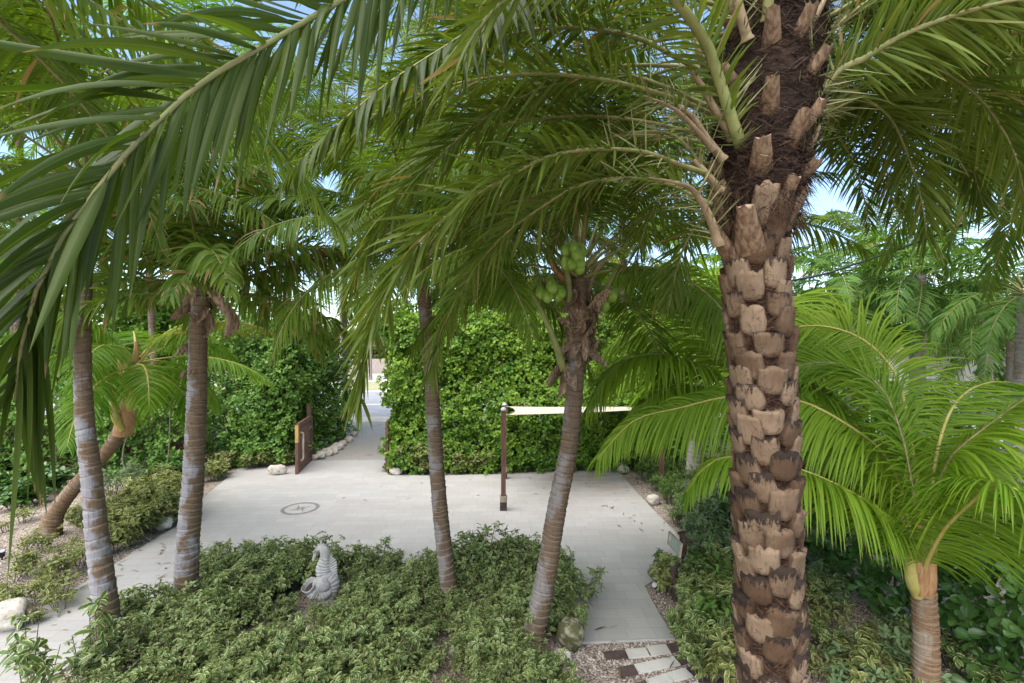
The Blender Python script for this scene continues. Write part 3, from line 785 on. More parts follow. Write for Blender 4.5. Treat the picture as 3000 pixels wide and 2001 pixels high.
    for q in ([(2150, 410, 3.02), (2094, 321, 2.98), (2060, 260, 2.95), (2027, 210, 2.9)], [(2120, 470, 3.02), (2067, 402, 3.0), (2030, 345, 2.98), (1985, 310, 2.95)],
              [(2135, 330, 3.0), (2080, 230, 2.95), (2050, 160, 2.9), (2040, 110, 2.9)], [(2330, 190, 3.0), (2372, 90, 2.95), (2400, 30, 2.9), (2425, -20, 2.9)], [(2345, 480, 3.05), (2378, 420, 3.0), (2400, 370, 3.0)],
              [(2110, 560, 3.05), (2060, 500, 3.0), (2030, 470, 3.0)], [(2330, 300, 3.0), (2365, 215, 2.95), (2385, 160, 2.95)], [(2190, 120, 2.95), (2165, 20, 2.9), (2150, -80, 2.85)], [(2250, 60, 2.92), (2252, -40, 2.85), (2250, -130, 2.8)]):
        fr(q, petm='petiole_brown' if q[0][0] != 2250 else 'petiole', n=3, leaf=0.12, t0=0.9, rach=0.036, rtip=0.55, spines=14)
    fr([(2080, 520, 3.2), (1980, 400, 3.3), (1850, 390, 3.4), (1700, 430, 3.5), (1560, 520, 3.6), (1450, 640, 3.7), (1380, 760, 3.8)], n=110, leaf=0.44)
    fr([(2150, 380, 3.4), (2000, 300, 3.8), (1800, 330, 4.2), (1600, 450, 4.5), (1480, 600, 4.7), (1420, 740, 4.8)], n=110, leaf=0.48)
    fr([(2200, 160, 3.3), (2000, -30, 3.6), (1700, -60, 4.0), (1400, 60, 4.3), (1150, 260, 4.5), (1000, 450, 4.6)], n=110, leaf=0.5, w=0.028)
    fr([(2200, 560, 3.5), (2100, 480, 4.0), (1980, 520, 4.4), (1900, 640, 4.6), (1860, 780, 4.7)], n=60, leaf=0.4)
    fr([(2170, 640, 3.45), (2100, 610, 3.8), (2020, 690, 4.1), (1980, 800, 4.2), (1960, 900, 4.25)], n=56, leaf=0.36)
    # right-hand side
    fr([(2350, 370, 3.1), (2370, 321, 3.05), (2455, 210, 3.0), (2527, 174, 2.95), (2638, 107, 2.85), (2759, 58, 2.75), (2893, 18, 2.65), (3000, 0, 2.6), (3150, 20, 2.5)], rach=0.026, n=100, leaf=0.44, t0=0.22)
    fr([(2335, 250, 3.1), (2428, 103, 3.1), (2535, 9, 3.05), (2700, -80, 3.0), (2900, -60, 2.9), (3080, 60, 2.9)], n=100, leaf=0.48)
    fr([(2350, 420, 3.2), (2384, 357, 3.3), (2482, 277, 3.5), (2558, 303, 3.6), (2616, 357, 3.7), (2656, 446, 3.75), (2687, 536, 3.8), (2705, 616, 3.8), (2715, 700, 3.8)], rach=0.02, n=110, leaf=0.48, t0=0.2, droop=0.25, elev_j=18)
    fr([(2370, 300, 3.2), (2500, 150, 3.3), (2680, 170, 3.4), (2848, 268, 3.5), (2937, 380, 3.5), (2982, 480, 3.5), (3005, 600, 3.5)], n=110, leaf=0.52, t0=0.2, elev_j=18, droop=0.25)
    fr([(2360, 330, 3.3), (2470, 230, 3.7), (2620, 240, 4.0), (2760, 340, 4.2), (2840, 470, 4.3), (2880, 600, 4.3)], n=105, leaf=0.54, elev_j=18)
    fr([(2330, 120, 3.2), (2450, -60, 3.4), (2650, -60, 3.7), (2850, 90, 4.0), (2980, 280, 4.2)], n=105, leaf=0.54)
    fr([(2300, 60, 3.3), (2380, -120, 3.6), (2500, -150, 4.0), (2650, 0, 4.4), (2740, 200, 4.6)], n=100, leaf=0.54)
    fr([(2360, 200, 3.3), (2480, 40, 3.6), (2640, 30, 3.9), (2790, 130, 4.2), (2890, 290, 4.4), (2940, 450, 4.5)], n=100, leaf=0.52, elev_j=18, droop=0.25)
    fr([(2365, 380, 3.3), (2440, 320, 3.8), (2530, 370, 4.3), (2590, 480, 4.7), (2620, 610, 4.9)], n=90, leaf=0.5, elev_j=18, droop=0.3)
    fr([(2330, 60, 3.4), (2440, -140, 3.9), (2600, -160, 4.5), (2760, -20, 5.0), (2860, 160, 5.3)], n=100, leaf=0.55, droop=0.25)
    fr([(2340, 160, 3.5), (2420, 60, 4.2), (2520, 100, 4.8), (2610, 220, 5.3), (2660, 360, 5.6)], n=100, leaf=0.55, droop=0.25)
    # the rest of the head, above the picture
    for az, z, el, L, b in ((-80, 6.9, 45, 3.2, 1.3), (-60, 7.1, 35, 3.2, 1.2), (-35, 7.0, 40, 3.2, 1.2), (-10, 7.1, 42, 3.2, 1.2), (15, 6.9, 40, 3.2, 1.3), (45, 7.1, 45, 3.2, 1.2), (70, 6.9, 40, 3.2, 1.3), (95, 7.1, 50, 3.0, 1.2),
                            (-110, 7.2, 55, 3.2, 1.2), (125, 7.2, 60, 3.0, 1.1), (-50, 6.3, 25, 3.0, 1.3), (-20, 6.2, 25, 3.0, 1.3), (30, 6.2, 25, 3.0, 1.3), (10, 7.3, 75, 2.8, 1.0), (-75, 7.3, 70, 3.0, 1.1),
                            (-95, 6.5, 30, 3.2, 1.3), (-70, 6.0, 22, 3.2, 1.25), (-42, 5.9, 18, 3.1, 1.2), (-28, 6.6, 30, 3.3, 1.2), (-5, 6.0, 20, 3.0, 1.2), (20, 5.8, 14, 2.9, 1.2), (40, 6.5, 28, 3.2, 1.25), (60, 6.0, 18, 3.1, 1.25), (80, 6.4, 26, 3.2, 1.3), (-85, 6.8, 50, 3.4, 1.5), (-55, 6.7, 45, 3.4, 1.4), (-15, 6.7, 50, 3.4, 1.4), (30, 6.8, 55, 3.3, 1.4), (55, 6.6, 40, 3.3, 1.35),
                            (-100, 5.6, 22, 3.0, 1.2), (-78, 5.5, 26, 3.2, 1.3), (-64, 6.4, 36, 3.6, 1.4), (-48, 5.5, 30, 3.4, 1.4), (-36, 6.2, 20, 3.4, 1.2), (-22, 5.6, 30, 3.3, 1.4), (65, 5.7, 30, 3.2, 1.4), (88, 5.8, 34, 3.2, 1.4), (105, 6.2, 30, 3.0, 1.3), (48, 5.6, 35, 3.2, 1.5)):
        a = math.radians(az)
        c = ax(min(z, zs[-1] - 0.02)) + A(math.sin(a), math.cos(a), 0) * 0.12
        p = arch(c, a, math.radians(el), L, b, 24)
        mb = MB()
        add_frond(mb, p, up_for(p), 0.48, 0.023, 100, rng, t0=0.25, elev=8, elev_j=26, droop=0.2, droop_j=0.1, twist=30, a0=62, a1=24, K=3, rach=0.024, flat2=True)
        mb.build('frond', [M['date_leaf'], M['petiole'], M['spine']], root)
date_palm()

# ---- coconut and other ringed palms
def coco_palm(name, label, base, pts, r0, r1, seed, leafm, petm, ringm, nf, flen, ring=0.075, el=(78, -30), bend=(0.8, 1.5), leaf=(0.6, 0.04), nleaf=66, flare=1.3,
              cat='palm tree', group=None, skip=None, K=4, flat2=False, az0=0.0, head=0.12, dry=12, spread=0.09, tilt=0.012, flare_h=0.35, extra=None, **kw):
    rng = np.random.default_rng(seed)
    root = thing(name, label, cat, base, group)
    mb = MB()
    ringed_trunk(mb, [np.asarray(base) + A(0, 0, -0.05)] + list(pts), r0, r1, ring, 22, rng, flare, flare_h, tilt)
    mb.build('trunk', [M[ringm]], root)
    c = np.asarray(pts[-1], float)
    d = nrm(c - np.asarray(pts[-2], float)) if len(pts) > 1 else A(0, 0, 1)
    crown(root, c, nf, flen, rng, M[leafm], M[petm], el, bend, leaf, nleaf, az0, skip, spread, K, flat2, **kw)
    if dry:
        mb = MB()
        scraps(mb, c - d * 0.18, 0.22, max(r1, 0.08) * 1.1, dry, rng, (0.15, 0.4))
        fibres(mb, lambda n: (c - d * rng.uniform(0, 0.4, (n, 1)) + rng.normal(0, r1 * 0.6, (n, 3)) * A(1, 1, 0.1), nrm(rng.normal(0, 1, (n, 3)) + A(0, 0, -0.5))), 160, rng, (0.06, 0.22), (0.0015, 0.004), 0)
        mb.build('dry_sheath', [M['sheath']], root)
    if extra: extra(root, rng)
    return root

COCO = dict(a0=72, a1=30, elev=-8, elev_j=9, droop=0.55, droop_j=0.15, twist=14, fold=0.3, t0=0.2, rach=0.03, spread=0.12)
STIFF = dict(a0=66, a1=30, elev=6, elev_j=16, droop=0.35, droop_j=0.15, twist=22, fold=0.3, t0=0.2, rach=0.024)

# front row, left to right
bA = A(*(G(322, 1905)[:2]), 0)
ZA = bA[1]
coco_palm('ringed_palm', 'pale grey ringed palm leaning left, leftmost of the four slim trunks by the paving', bA,
          [P(308, 1760, ZA), P(288, 1600, ZA), P(268, 1400, ZA - .02), P(247, 1213, ZA - .02), P(243, 1012, ZA - .02), P(250, 800, ZA), P(262, 600, ZA), P(266, 520, ZA)], 0.15, 0.06, 11,
          'coco_dark', 'petiole', 'ring_grey', 26, 3.1, ring=0.10, el=(80, -5), leaf=(0.72, 0.026), nleaf=104, flare=1.22, tilt=0.02, az0=0.5, skip=lambda a, e: 2.2 < a < 4.1 and e < 0.6, **COCO)
def b_extra(root, rng):
    c = P(575, 905, 7.5)
    mb = MB()
    for k in range(5):
        a = rng.uniform(0, 6.28)
        mb.tube(catmull([c + A(0.05 * math.cos(a), 0.05 * math.sin(a), -0.25), c + A(0.1 * math.cos(a), 0.1 * math.sin(a), 0.1), c + A(0.22 * math.cos(a), 0.22 * math.sin(a), 0.5)], 8), [0.06, 0.06, 0.055, 0.05, 0.045, 0.04, 0.03, 0.03], 8, 0, up=A(1, 0, 0.2))
    mb.build('leaf_sheath', [M['petiole_yellow']], root)
    # torn brown sheath hanging on the right
    mb = MB()
    s = np.linspace(0, 1, 10); u = np.linspace(-1, 1, 6)
    V = np.zeros((10, 6, 3))
    for i, si in enumerate(s):
        cc = P(612 + 55 * math.sin(si * 2.2), 850 + 130 * si, 7.25)
        w = 0.11 * math.sin(0.35 + si * 2.6) + 0.01
        for j, uj in enumerate(u):
            V[i, j] = cc + A(uj * w + 0.03 * si, 0.08 * uj * uj + 0.03 * math.sin(7 * si + 3 * uj), 0.03 * uj * math.cos(5 * si) - 0.05 * abs(uj) * si) + rng.normal(0, 0.006, 3)
    mb.grid(V)
    mb.build('torn_sheath', [M['sheath']], root)
    mb = MB()
    for px, py, sz in ((548, 1012, 0.22), (545, 1085, 0.16), (550, 950, 0.2)):
        scraps(mb, P(px + 12, py, 7.4), 0.03, 0.14, 4, rng, (sz * 0.6, sz), 0, 0.9)
    mb.build('leaf_scrap', [M['sheath']], root)
bB = A(*(G(546, 1790)[:2]), 0); ZB = bB[1]
coco_palm('ringed_palm', 'straight brown-grey ringed palm with yellow sheath, second of the four slim trunks', bB,
          [P(550, 1600, ZB), P(566, 1400, ZB), P(576, 1180, ZB), P(581, 977, ZB), P(584, 930, ZB), P(588, 890, ZB), P(592, 850, ZB)], 0.165, 0.12, 12,
          'fox_leaf', 'petiole', 'ring_grey', 32, 2.7, ring=0.085, el=(82, 4), bend=(0.8, 1.6), leaf=(0.62, 0.05), nleaf=62, flare=1.15, az0=1.2, dry=22, tilt=0.016, K=5,
          extra=b_extra, a0=70, a1=30, elev=0, elev_j=26, droop=0.75, droop_j=0.3, twist=28, fold=0.3, t0=0.16, rach=0.026, skip=lambda a, e: 2.5 < a < 3.8 and e < 0.5)
bC = A(*(G(1330, 1790)[:2]), 0); ZC = bC[1]
coco_palm('ringed_palm', 'slim dark ringed palm rising behind the shrubs in the middle of the picture', bC,
          [P(1313, 1700, ZC), P(1290, 1500, ZC), P(1275, 1300, ZC), P(1263, 1093, ZC), P(1250, 960, ZC), P(1240, 850, ZC), P(1232, 740, ZC)], 0.125, 0.10, 13,
          'coco_dark', 'petiole', 'ring_brown', 28, 3.1, ring=0.07, el=(80, 2), leaf=(0.72, 0.026), nleaf=104, flare=1.1, az0=2.2, dry=26, **COCO)
def d_extra(root, rng):
    def nut_bunch(c, offs, size):
        for o_ in offs:
            mb = MB()
            th = np.linspace(0, math.pi, 11); ph = np.linspace(0, 2 * math.pi, 14, endpoint=False)
            a = nrm(A(o_[0] * 0.9, o_[1] - 0.2, -0.75 + 0.3 * rng.random()))
            x = nrm(np.cross(a, A(0, 1, 0.2))); y = np.cross(a, x)
            R = size * 0.5 * rng.uniform(0.88, 1.08)
            V = np.zeros((11, 14, 3))
            for i, t in enumerate(th):
                rr = R * math.sin(t) * (1 + 0.06 * np.cos(3 * ph)) * (0.9 - 0.12 * math.cos(t))
                V[i] = c + np.asarray(o_) + a * (-math.cos(t)) * R * 1.28 + rr[:, None] * (np.cos(ph)[:, None] * x + np.sin(ph)[:, None] * y)
            mb.grid(V, None, 0, closed=True)
            # husk cap and stalk
            k = c + np.asarray(o_) - a * R * 1.22
            mb.tube(catmull([k + a * 0.012, k - a * 0.03, k - a * 0.06 + A(0, 0, 0.04)], 5), [R * 0.34, R * 0.22, 0.012, 0.01, 0.008], 7, 1)
            mb.build('coconut', [M['coconut'], M['petiole_lime']], root)
    cl = P(1595, 850, 6.2)
    nut_bunch(cl, [(-0.17, 0.0, 0.02), (-0.06, -0.08, -0.03), (0.08, -0.1, 0.03), (0.03, -0.12, -0.08), (-0.12, -0.02, -0.13), (0.17, -0.02, -0.06), (-0.09, 0.06, 0.1), (0.08, 0.05, 0.11), (0.2, -0.05, -0.03)], 0.165)
    ct = P(1680, 745, 6.0)
    nut_bunch(ct, [(-0.1, 0.0, 0.06), (0.0, -0.05, 0.08), (0.03, -0.07, -0.02), (0.08, 0.0, 0.0), (0.07, -0.05, -0.1), (-0.03, -0.06, -0.13), (-0.1, 0.0, -0.1), (0.1, 0.03, 0.06), (0.07, -0.02, -0.17)], 0.15)
    nut_bunch(P(1782, 870, 6.6), [(0.03, 0.0, 0.04), (-0.06, 0.0, -0.1), (-0.1, 0.08, 0.07)], 0.19)
    # flower stalks carrying the bunches, with many thin spikelets
    mb = MB()
    for c, b in ((cl, P(1660, 900, 6.4)), (ct, P(1690, 850, 6.4)), (P(1782, 870, 6.6), P(1720, 900, 6.5)), (P(1780, 745, 6.3), P(1715, 830, 6.4))):
        mb.tube(catmull([b, 0.5 * (b + c) + A(0, -0.04, 0.12), c + A(0, 0, 0.06)], 10), 0.016, 6, 0)
        n = 34
        D = nrm(rng.normal(0, 1, (n, 3)) + nrm(c - b)[None] * 0.7)
        mb.ribbons(np.tile(c + A(0, 0, 0.06), (n, 1)) + rng.normal(0, 0.03, (n, 3)), D, nrm(np.cross(D, rng.normal(size=(n, 3)))), rng.uniform(0.15, 0.36, n), np.full(n, 0.004), 4, rng.uniform(0, 0.8, n), np.full(n, 0.5), rng.random(n), [1, 1, 0.8, 0.4], 0)
    mb.build('flower_stalk', [M['petiole_lime']], root)
    # thick green stalk bases clasping the trunk and old brown ones
    for pts, r, m_ in (([(1650, 1085, 6.35), (1635, 1030, 6.2), (1600, 940, 6.1), (1555, 850, 6.1)], 0.05, 'petiole_lime'), ([(1670, 900, 6.3), (1664, 820, 6.2), (1650, 740, 6.2)], 0.05, 'petiole_lime'),
                       ([(1735, 960, 6.4), (1760, 880, 6.4), (1810, 780, 6.5)], 0.045, 'petiole_lime'), ([(1690, 880, 6.35), (1620, 770, 6.4), (1560, 680, 6.4)], 0.045, 'petiole_brown'),
                       ([(1720, 900, 6.5), (1730, 820, 6.5), (1790, 740, 6.6)], 0.05, 'petiole_brown'), ([(1690, 850, 6.4), (1625, 790, 6.3), (1618, 730, 6.3)], 0.05, 'orange_shaft')):
        mb = MB()
        p = catmull([P(*q) for q in pts], 12)
        mb.tube(p, np.interp(np.linspace(0, 1, 12), [0, 0.2, 1], [r * 0.9, r, r * 0.45]), 9, 0)
        mb.build('leaf_stalk', [M[m_]], root)
    mb = MB()
    scraps(mb, P(1702, 920, 6.42), 0.3, 0.15, 40, rng, (0.16, 0.42), 0, 0.6)
    scraps(mb, P(1695, 1010, 6.45), 0.2, 0.14, 30, rng, (0.16, 0.38), 0, 0.75)
    scraps(mb, P(1655, 1070, 6.4), 0.03, 0.05, 4, rng, (0.3, 0.42), 0, 1.0)
    mb.build('torn_sheath', [M['sheath']], root)
    mb = MB()
    fibres(mb, lambda n: (P(1705, 960, 6.42) + rng.normal(0, 1, (n, 3)) * A(0.16, 0.16, 0.28), nrm(rng.normal(0, 1, (n, 3)))), 700, rng, (0.06, 0.3), (0.001, 0.003), 0)
    mb.build('fibre', [M['rust_fibre']], root)
bD = A(*(G(1540, 1925)[:2]), 0); ZD = bD[1]
coco_palm('coconut_palm', 'coconut palm with bunches of green coconuts and torn brown sheaths, leaning right', bD,
          [P(1568, 1830, ZD), P(1597, 1700, ZD), P(1630, 1500, ZD), P(1668, 1300, ZD), P(1687, 1093, ZD), P(1695, 960, ZD), P(1697, 860, ZD), P(1695, 780, ZD)], 0.142, 0.10, 14,
          'coco_dark', 'petiole', 'ring_brown', 30, 3.1, ring=0.065, el=(82, 4), leaf=(0.72, 0.026), nleaf=104, flare=1.25, az0=0.3, dry=0, extra=d_extra,
          skip=lambda a, e: 2.6 < a < 3.7 and e < 0.7, **COCO)

# leaning palm with yellow stalks at the left
def e_extra(root, rng):
    for pts, m_ in (([(360, 1260, 10.2), (335, 1215, 10.1), (330, 1150, 10.1), (310, 1100, 10.1)], 'petiole_yellow'), ([(375, 1215, 10.3), (392, 1150, 10.2), (425, 1105, 10.2)], 'petiole_yellow'),
                    ([(372, 1165, 10.3), (370, 1100, 10.2), (375, 1040, 10.2)], 'petiole_yellow'), ([(362, 1150, 10.4), (357, 1090, 10.4), (350, 1030, 10.4)], 'petiole_yellow'), ([(385, 1140, 10.4), (395, 1080, 10.4), (400, 1000, 10.4)], 'orange_shaft')):
        p = catmull([P(*q) for q in pts], 10)
        mb = MB(); mb.tube(p, np.interp(np.linspace(0, 1, 10), [0, 0.25, 1], [0.06, 0.085, 0.035]), 9, 0)
        mb.build('leaf_stalk', [M[m_]], root)
    mb = MB(); p = catmull([P(357, 1275, 10.33), P(375, 1200, 10.33), P(392, 1120, 10.33)], 10)
    mb.tube(p, [0.17, 0.18, 0.175, 0.165, 0.155, 0.145, 0.14, 0.135, 0.13, 0.12], 12, 0)
    mb.build('crown_sheath', [M['orange_shaft']], root)
    mb = MB()
    p = catmull([P(392, 1080, 10.3), P(480, 990, 9.9), P(600, 945, 9.6), P(730, 950, 9.3), P(830, 985, 9.2)], 26)
    add_frond(mb, p, up_for(p), 0.75, 0.035, 74, rng, K=5, **{k: v for k, v in COCO.items() if k != 'spread'})
    mb.build('frond', [M['yellow_leaf'], M['petiole_yellow']], root)
bE = A(*(G(140, 1570)[:2]), 0)
coco_palm('leaning_palm', 'young palm with swollen base leaning right, yellow stalks and bright fronds at left', bE,
          [P(165, 1500, 10.33), P(225, 1420, 10.33), P(290, 1350, 10.33), P(335, 1290, 10.33), P(368, 1210, 10.33), P(392, 1110, 10.33), P(398, 1060, 10.33)], 0.15, 0.11, 15,
          'coco_leaf', 'petiole_yellow', 'ring_tan', 17, 2.5, ring=0.075, el=(62, -18), bend=(0.9, 1.5), leaf=(0.75, 0.038), nleaf=74, flare=1.75, flare_h=0.3, az0=1.0, dry=0, extra=e_extra, K=5, **COCO)

# young palm at lower right, its fronds filling the right of the picture
def g_palm():
    rng = np.random.default_rng(21)
    Z = 5.4
    b = A((2716 - 1500) / FPX * Z, Z, 0)
    root = thing('coconut_palm', 'young coconut palm with short trunk and long bright fronds at lower right', 'palm tree', b)
    mb = MB()
    ringed_trunk(mb, [b + A(0, 0, -0.05), P(2714, 1990, Z), P(2712, 1860, Z), P(2706, 1735, Z), P(2703, 1690, Z)], 0.128, 0.115, 0.05, 22, rng, 1.2, 0.2, 0.012)
    mb.build('trunk', [M['ring_tan']], root)
    for pts, m_ in (([(2690, 1745, 5.35), (2672, 1680, 5.3), (2665, 1600, 5.3)], 'petiole_yellow'), ([(2715, 1745, 5.3), (2722, 1670, 5.25), (2735, 1600, 5.25)], 'orange_shaft'), ([(2700, 1740, 5.3), (2700, 1650, 5.25), (2690, 1540, 5.3)], 'orange_shaft'), ([(2710, 1740, 5.5), (2718, 1620, 5.45), (2710, 1520, 5.45)], 'petiole_yellow')):
        m2 = MB(); m2.tube(catmull([P(*q) for q in pts], 9), np.interp(np.linspace(0, 1, 9), [0, 0.3, 1], [0.06, 0.085, 0.035]), 9, 0)
        m2.build('leaf_stalk', [M[m_]], root)
    def fr(pts, L=0.62, n=86, droop=0.5, leafm='lime_frond', petm='petiole_yellow', up=None, **kw):
        L *= 1.42; n = int(n * 1.9); droop *= 1.15
        p = catmull([P(*q) for q in pts], 32)
        d = {k: v for k, v in COCO.items() if k != 'spread'}; d.update(droop=droop, K=6, rach=0.026, t0=0.2); d.update(kw)
        m2 = MB(); add_frond(m2, p, up if up is not None else up_for(p), L, 0.027, n, rng, **d)
        m2.build('frond', [M[leafm], M[petm]], root)
    fr([(2700, 1640, 5.4), (2680, 1480, 5.4), (2665, 1387, 5.4), (2643, 1280, 5.45), (2594, 1155, 5.55), (2522, 1088, 5.7), (2424, 1062, 5.8), (2330, 1075, 5.85), (2240, 1130, 5.9)], L=0.58, n=110, droop=0.12, up=A(0.5, -0.8, 0.2), t0=0.17, elev=4, petm='petiole_brown')
    fr([(2700, 1640, 5.5), (2690, 1450, 5.7), (2650, 1180, 6.1), (2607, 1070, 6.3), (2513, 986, 6.6), (2393, 954, 6.9), (2270, 975, 7.1), (2150, 1040, 7.2)], L=0.62, n=100, droop=0.5, t0=0.3)
    fr([(2720, 1640, 5.4), (2740, 1450, 5.3), (2780, 1350, 5.2), (2817, 1307, 5.1), (2920, 1227, 5.0), (3000, 1173, 4.9), (3120, 1130, 4.8)], L=0.6, droop=0.6, n=80, petm='petiole_brown')
    fr([(2705, 1690, 5.3), (2719, 1639, 5.1), (2768, 1550, 4.8), (2848, 1470, 4.5), (2911, 1416, 4.25), (2985, 1440, 4.05), (3030, 1520, 3.95), (3055, 1640, 3.9)], L=0.58, droop=0.55, n=100, t0=0.12, a0=66, a1=34)
    fr([(2690, 1660, 5.4), (2640, 1440, 5.5), (2590, 1330, 5.5), (2491, 1249, 5.5), (2339, 1173, 5.6), (2150, 1160, 5.7), (1990, 1195, 5.8), (1870, 1225, 5.9), (1800, 1285, 5.9), (1750, 1347, 5.9)], L=0.66, n=120, droop=0.75, t0=0.14)
    fr([(2690, 1670, 5.35), (2625, 1541, 5.3), (2527, 1461, 5.2), (2348, 1376, 5.1), (2145, 1338, 5.0), (2060, 1375, 5.0), (2012, 1440, 5.0)], L=0.6, n=96, droop=0.8, t0=0.14)
    fr([(2715, 1640, 5.6), (2760, 1430, 5.9), (2850, 1330, 6.2), (2960, 1330, 6.5), (3060, 1400, 6.6)], L=0.65, droop=0.6)
    fr([(2700, 1640, 5.6), (2660, 1400, 6.0), (2560, 1270, 6.4), (2420, 1230, 6.8), (2280, 1270, 7.0)], L=0.65, droop=0.6)
    fr([(2715, 1640, 5.5), (2740, 1350, 5.7), (2800, 1180, 5.9), (2900, 1120, 6.1), (3020, 1130, 6.2)], L=0.6, droop=0.35)
    fr([(2700, 1660, 5.6), (2620, 1480, 6.2), (2520, 1420, 6.8), (2420, 1440, 7.3)], L=0.62, droop=0.8)
g_palm()

# bright palm whose trunk stands behind the thick one
def h_palm():
    rng = np.random.default_rng(31)
    Z = 8.0
    b = A((2235 - 1500) / FPX * Z, Z, 0)
    root = thing('coconut_palm', 'bright coconut palm just behind the thick date palm, fronds arching left over the sail', 'palm tree', b)
    mb = MB()
    ringed_trunk(mb, [b + A(0, 0, -0.05), P(2232, 1500, Z), P(2225, 1330, Z), P(2215, 1200, Z)], 0.15, 0.12, 0.08, 22, rng, 1.2, 0.3, 0.01, 0.04)
    mb.build('trunk', [M['ring_tan']], root)
    def fr(pts, L=1.1, n=135, droop=0.6, leafm='lime_frond', **kw):
        p = catmull([P(*q) for q in pts], 30)
        d = {k: v for k, v in COCO.items() if k != 'spread'}; d.update(droop=droop, K=6, rach=0.03); d.update(kw)
        m2 = MB(); add_frond(m2, p, up_for(p), L, 0.038, n, rng, **d)
        m2.build('frond', [M[leafm], M['petiole_lime']], root)
    c = (2212, 1190)
    fr([c + (8.0,), (2120, 1110, 7.8), (1980, 1045, 7.5), (1870, 1042, 7.3), (1785, 1090, 7.2), (1722, 1195, 7.1)], droop=0.6)
    fr([c + (8.0,), (2160, 1110, 7.9), (2107, 1030, 7.8), (2049, 930, 7.7), (1980, 875, 7.6), (1890, 860, 7.5), (1800, 900, 7.5)], droop=0.3)
    fr([c + (8.0,), (2190, 1060, 8.0), (2150, 920, 8.0), (2080, 810, 8.0), (1990, 770, 8.0), (1890, 790, 8.0)], droop=0.35)
    fr([c + (8.0,), (2120, 1060, 8.4), (1990, 970, 8.8), (1880, 960, 9.2), (1790, 1010, 9.4), (1740, 1090, 9.5)], droop=0.5)
    fr([c + (8.0,), (2130, 1150, 7.7), (2020, 1130, 7.3), (1930, 1150, 7.0), (1850, 1215, 6.8)], droop=0.7, L=0.8)
    fr([c + (8.0,), (2230, 1020, 8.0), (2290, 900, 8.0), (2380, 860, 8.0), (2470, 910, 8.0)], droop=0.5)
    fr([c + (8.0,), (2280, 1080, 7.8), (2370, 1020, 7.6), (2470, 1040, 7.4), (2540, 1130, 7.3)], droop=0.6)
    fr([c + (8.0,), (2290, 1130, 7.6), (2380, 1130, 7.2), (2460, 1200, 6.9)], droop=0.7, L=0.8)
    fr([c + (8.1,), (2200, 1000, 8.6), (2170, 870, 9.2), (2110, 800, 9.7), (2030, 810, 10)], droop=0.4)
    fr([c + (8.1,), (2250, 1000, 8.8), (2320, 900, 9.5), (2420, 900, 10)], droop=0.5)
    fr([c + (8.0,), (2150, 1160, 8.5), (2050, 1170, 9), (1960, 1230, 9.4), (1900, 1310, 9.6)], droop=0.7, L=0.8)
h_palm()

# ------------------------------------------------------------------ more palms
def simple_palm(name, label, px, py, Z, base_py=None, r=0.11, nf=16, flen=1.9, seed=1, leafm='manila_leaf', petm='petiole', ringm='ring_far', lean=0.0, shaft=0.0, leaf=(0.5, 0.045), group=None, nleaf=44, el=(75, -25), K=3, flat2=True, dry=0, **kw):
    c = P(px, py, Z)
    b = A(c[0] + lean, Z, 0.0)
    d = dict(a0=66, a1=30, elev=4, elev_j=16, droop=0.5, droop_j=0.2, twist=20, t0=0.18, rach=0.022); d.update(kw)
    def ex(root, rng):
        if shaft:
            mb = MB(); mb.tube(catmull([c - A(0, 0, shaft), c - A(0, 0, shaft * 0.6), c - A(0, 0, shaft * 0.1), c + A(0, 0, 0.25)], 10), [r * 1.1, r * 1.25, r * 1.3, r * 1.25, r * 1.15, r, r * 0.85, r * 0.7, r * 0.55, r * 0.4], 14, 0)
            mb.build('crownshaft', [M['shaft']], root)
    mid = [b + (c - b) * f + A(-lean * 0.25 * math.sin(math.pi * f), 0, 0) for f in (0.35, 0.7)]
    return coco_palm(name, label, b, mid + [c], r * 1.15, r, seed, leafm, petm, ringm, nf, flen, ring=0.11, el=el, bend=(0.9, 1.6), leaf=leaf, nleaf=nleaf, K=K, flat2=flat2, dry=dry, extra=ex, group=group, **d)

simple_palm('slender_palm', 'palm with smooth pale trunk in the shrubs behind the right sail post', 2045, 1060, 13.2, r=0.17, nf=14, flen=2.6, seed=40, leafm='coco_leaf', leaf=(0.8, 0.05), lean=-0.2, droop=0.6)
simple_palm('slender_palm', 'slender palm with pale green shaft just right of the thick trunk', 2487, 850, 12.5, r=0.17, nf=26, flen=2.2, seed=41, shaft=1.0, lean=0.5)
simple_palm('slender_palm', 'straight slender palm with long green shaft, middle of the right background', 2690, 800, 12.0, r=0.16, nf=26, flen=2.2, seed=42, shaft=1.1, lean=-0.05)
simple_palm('slender_palm', 'slender palm with white-green shaft half hidden by fronds near the right edge', 2885, 930, 14.0, r=0.16, nf=26, flen=2.3, seed=43, shaft=0.7, lean=0.1)
simple_palm('slender_palm', 'dark grey slender palm leaning right at the right edge of the picture', 3010, 860, 9.5, r=0.145, nf=26, flen=2.3, seed=44, lean=-0.75, shaft=0.0)
simple_palm('slender_palm', 'tall palm whose fronds hang in from beyond the right edge of the picture', 3250, 330, 6.5, r=0.13, nf=20, flen=3.0, seed=45, leafm='coco_dark', leaf=(0.65, 0.04), nleaf=64, K=4, dry=8, droop=0.6)
simple_palm('slender_palm', 'palm with dark fronds high behind the date palm on the right', 2560, 720, 19.0, r=0.14, nf=22, flen=4.4, seed=46, leafm='coco_dark', leaf=(0.8, 0.06), nleaf=60, droop=0.6, lean=0.6)
simple_palm('slender_palm', 'palm with loose fronds behind the hedge, right of the sail', 2180, 790, 19.0, r=0.15, nf=16, flen=3.2, seed=47, leafm='coco_leaf', leaf=(0.7, 0.06))
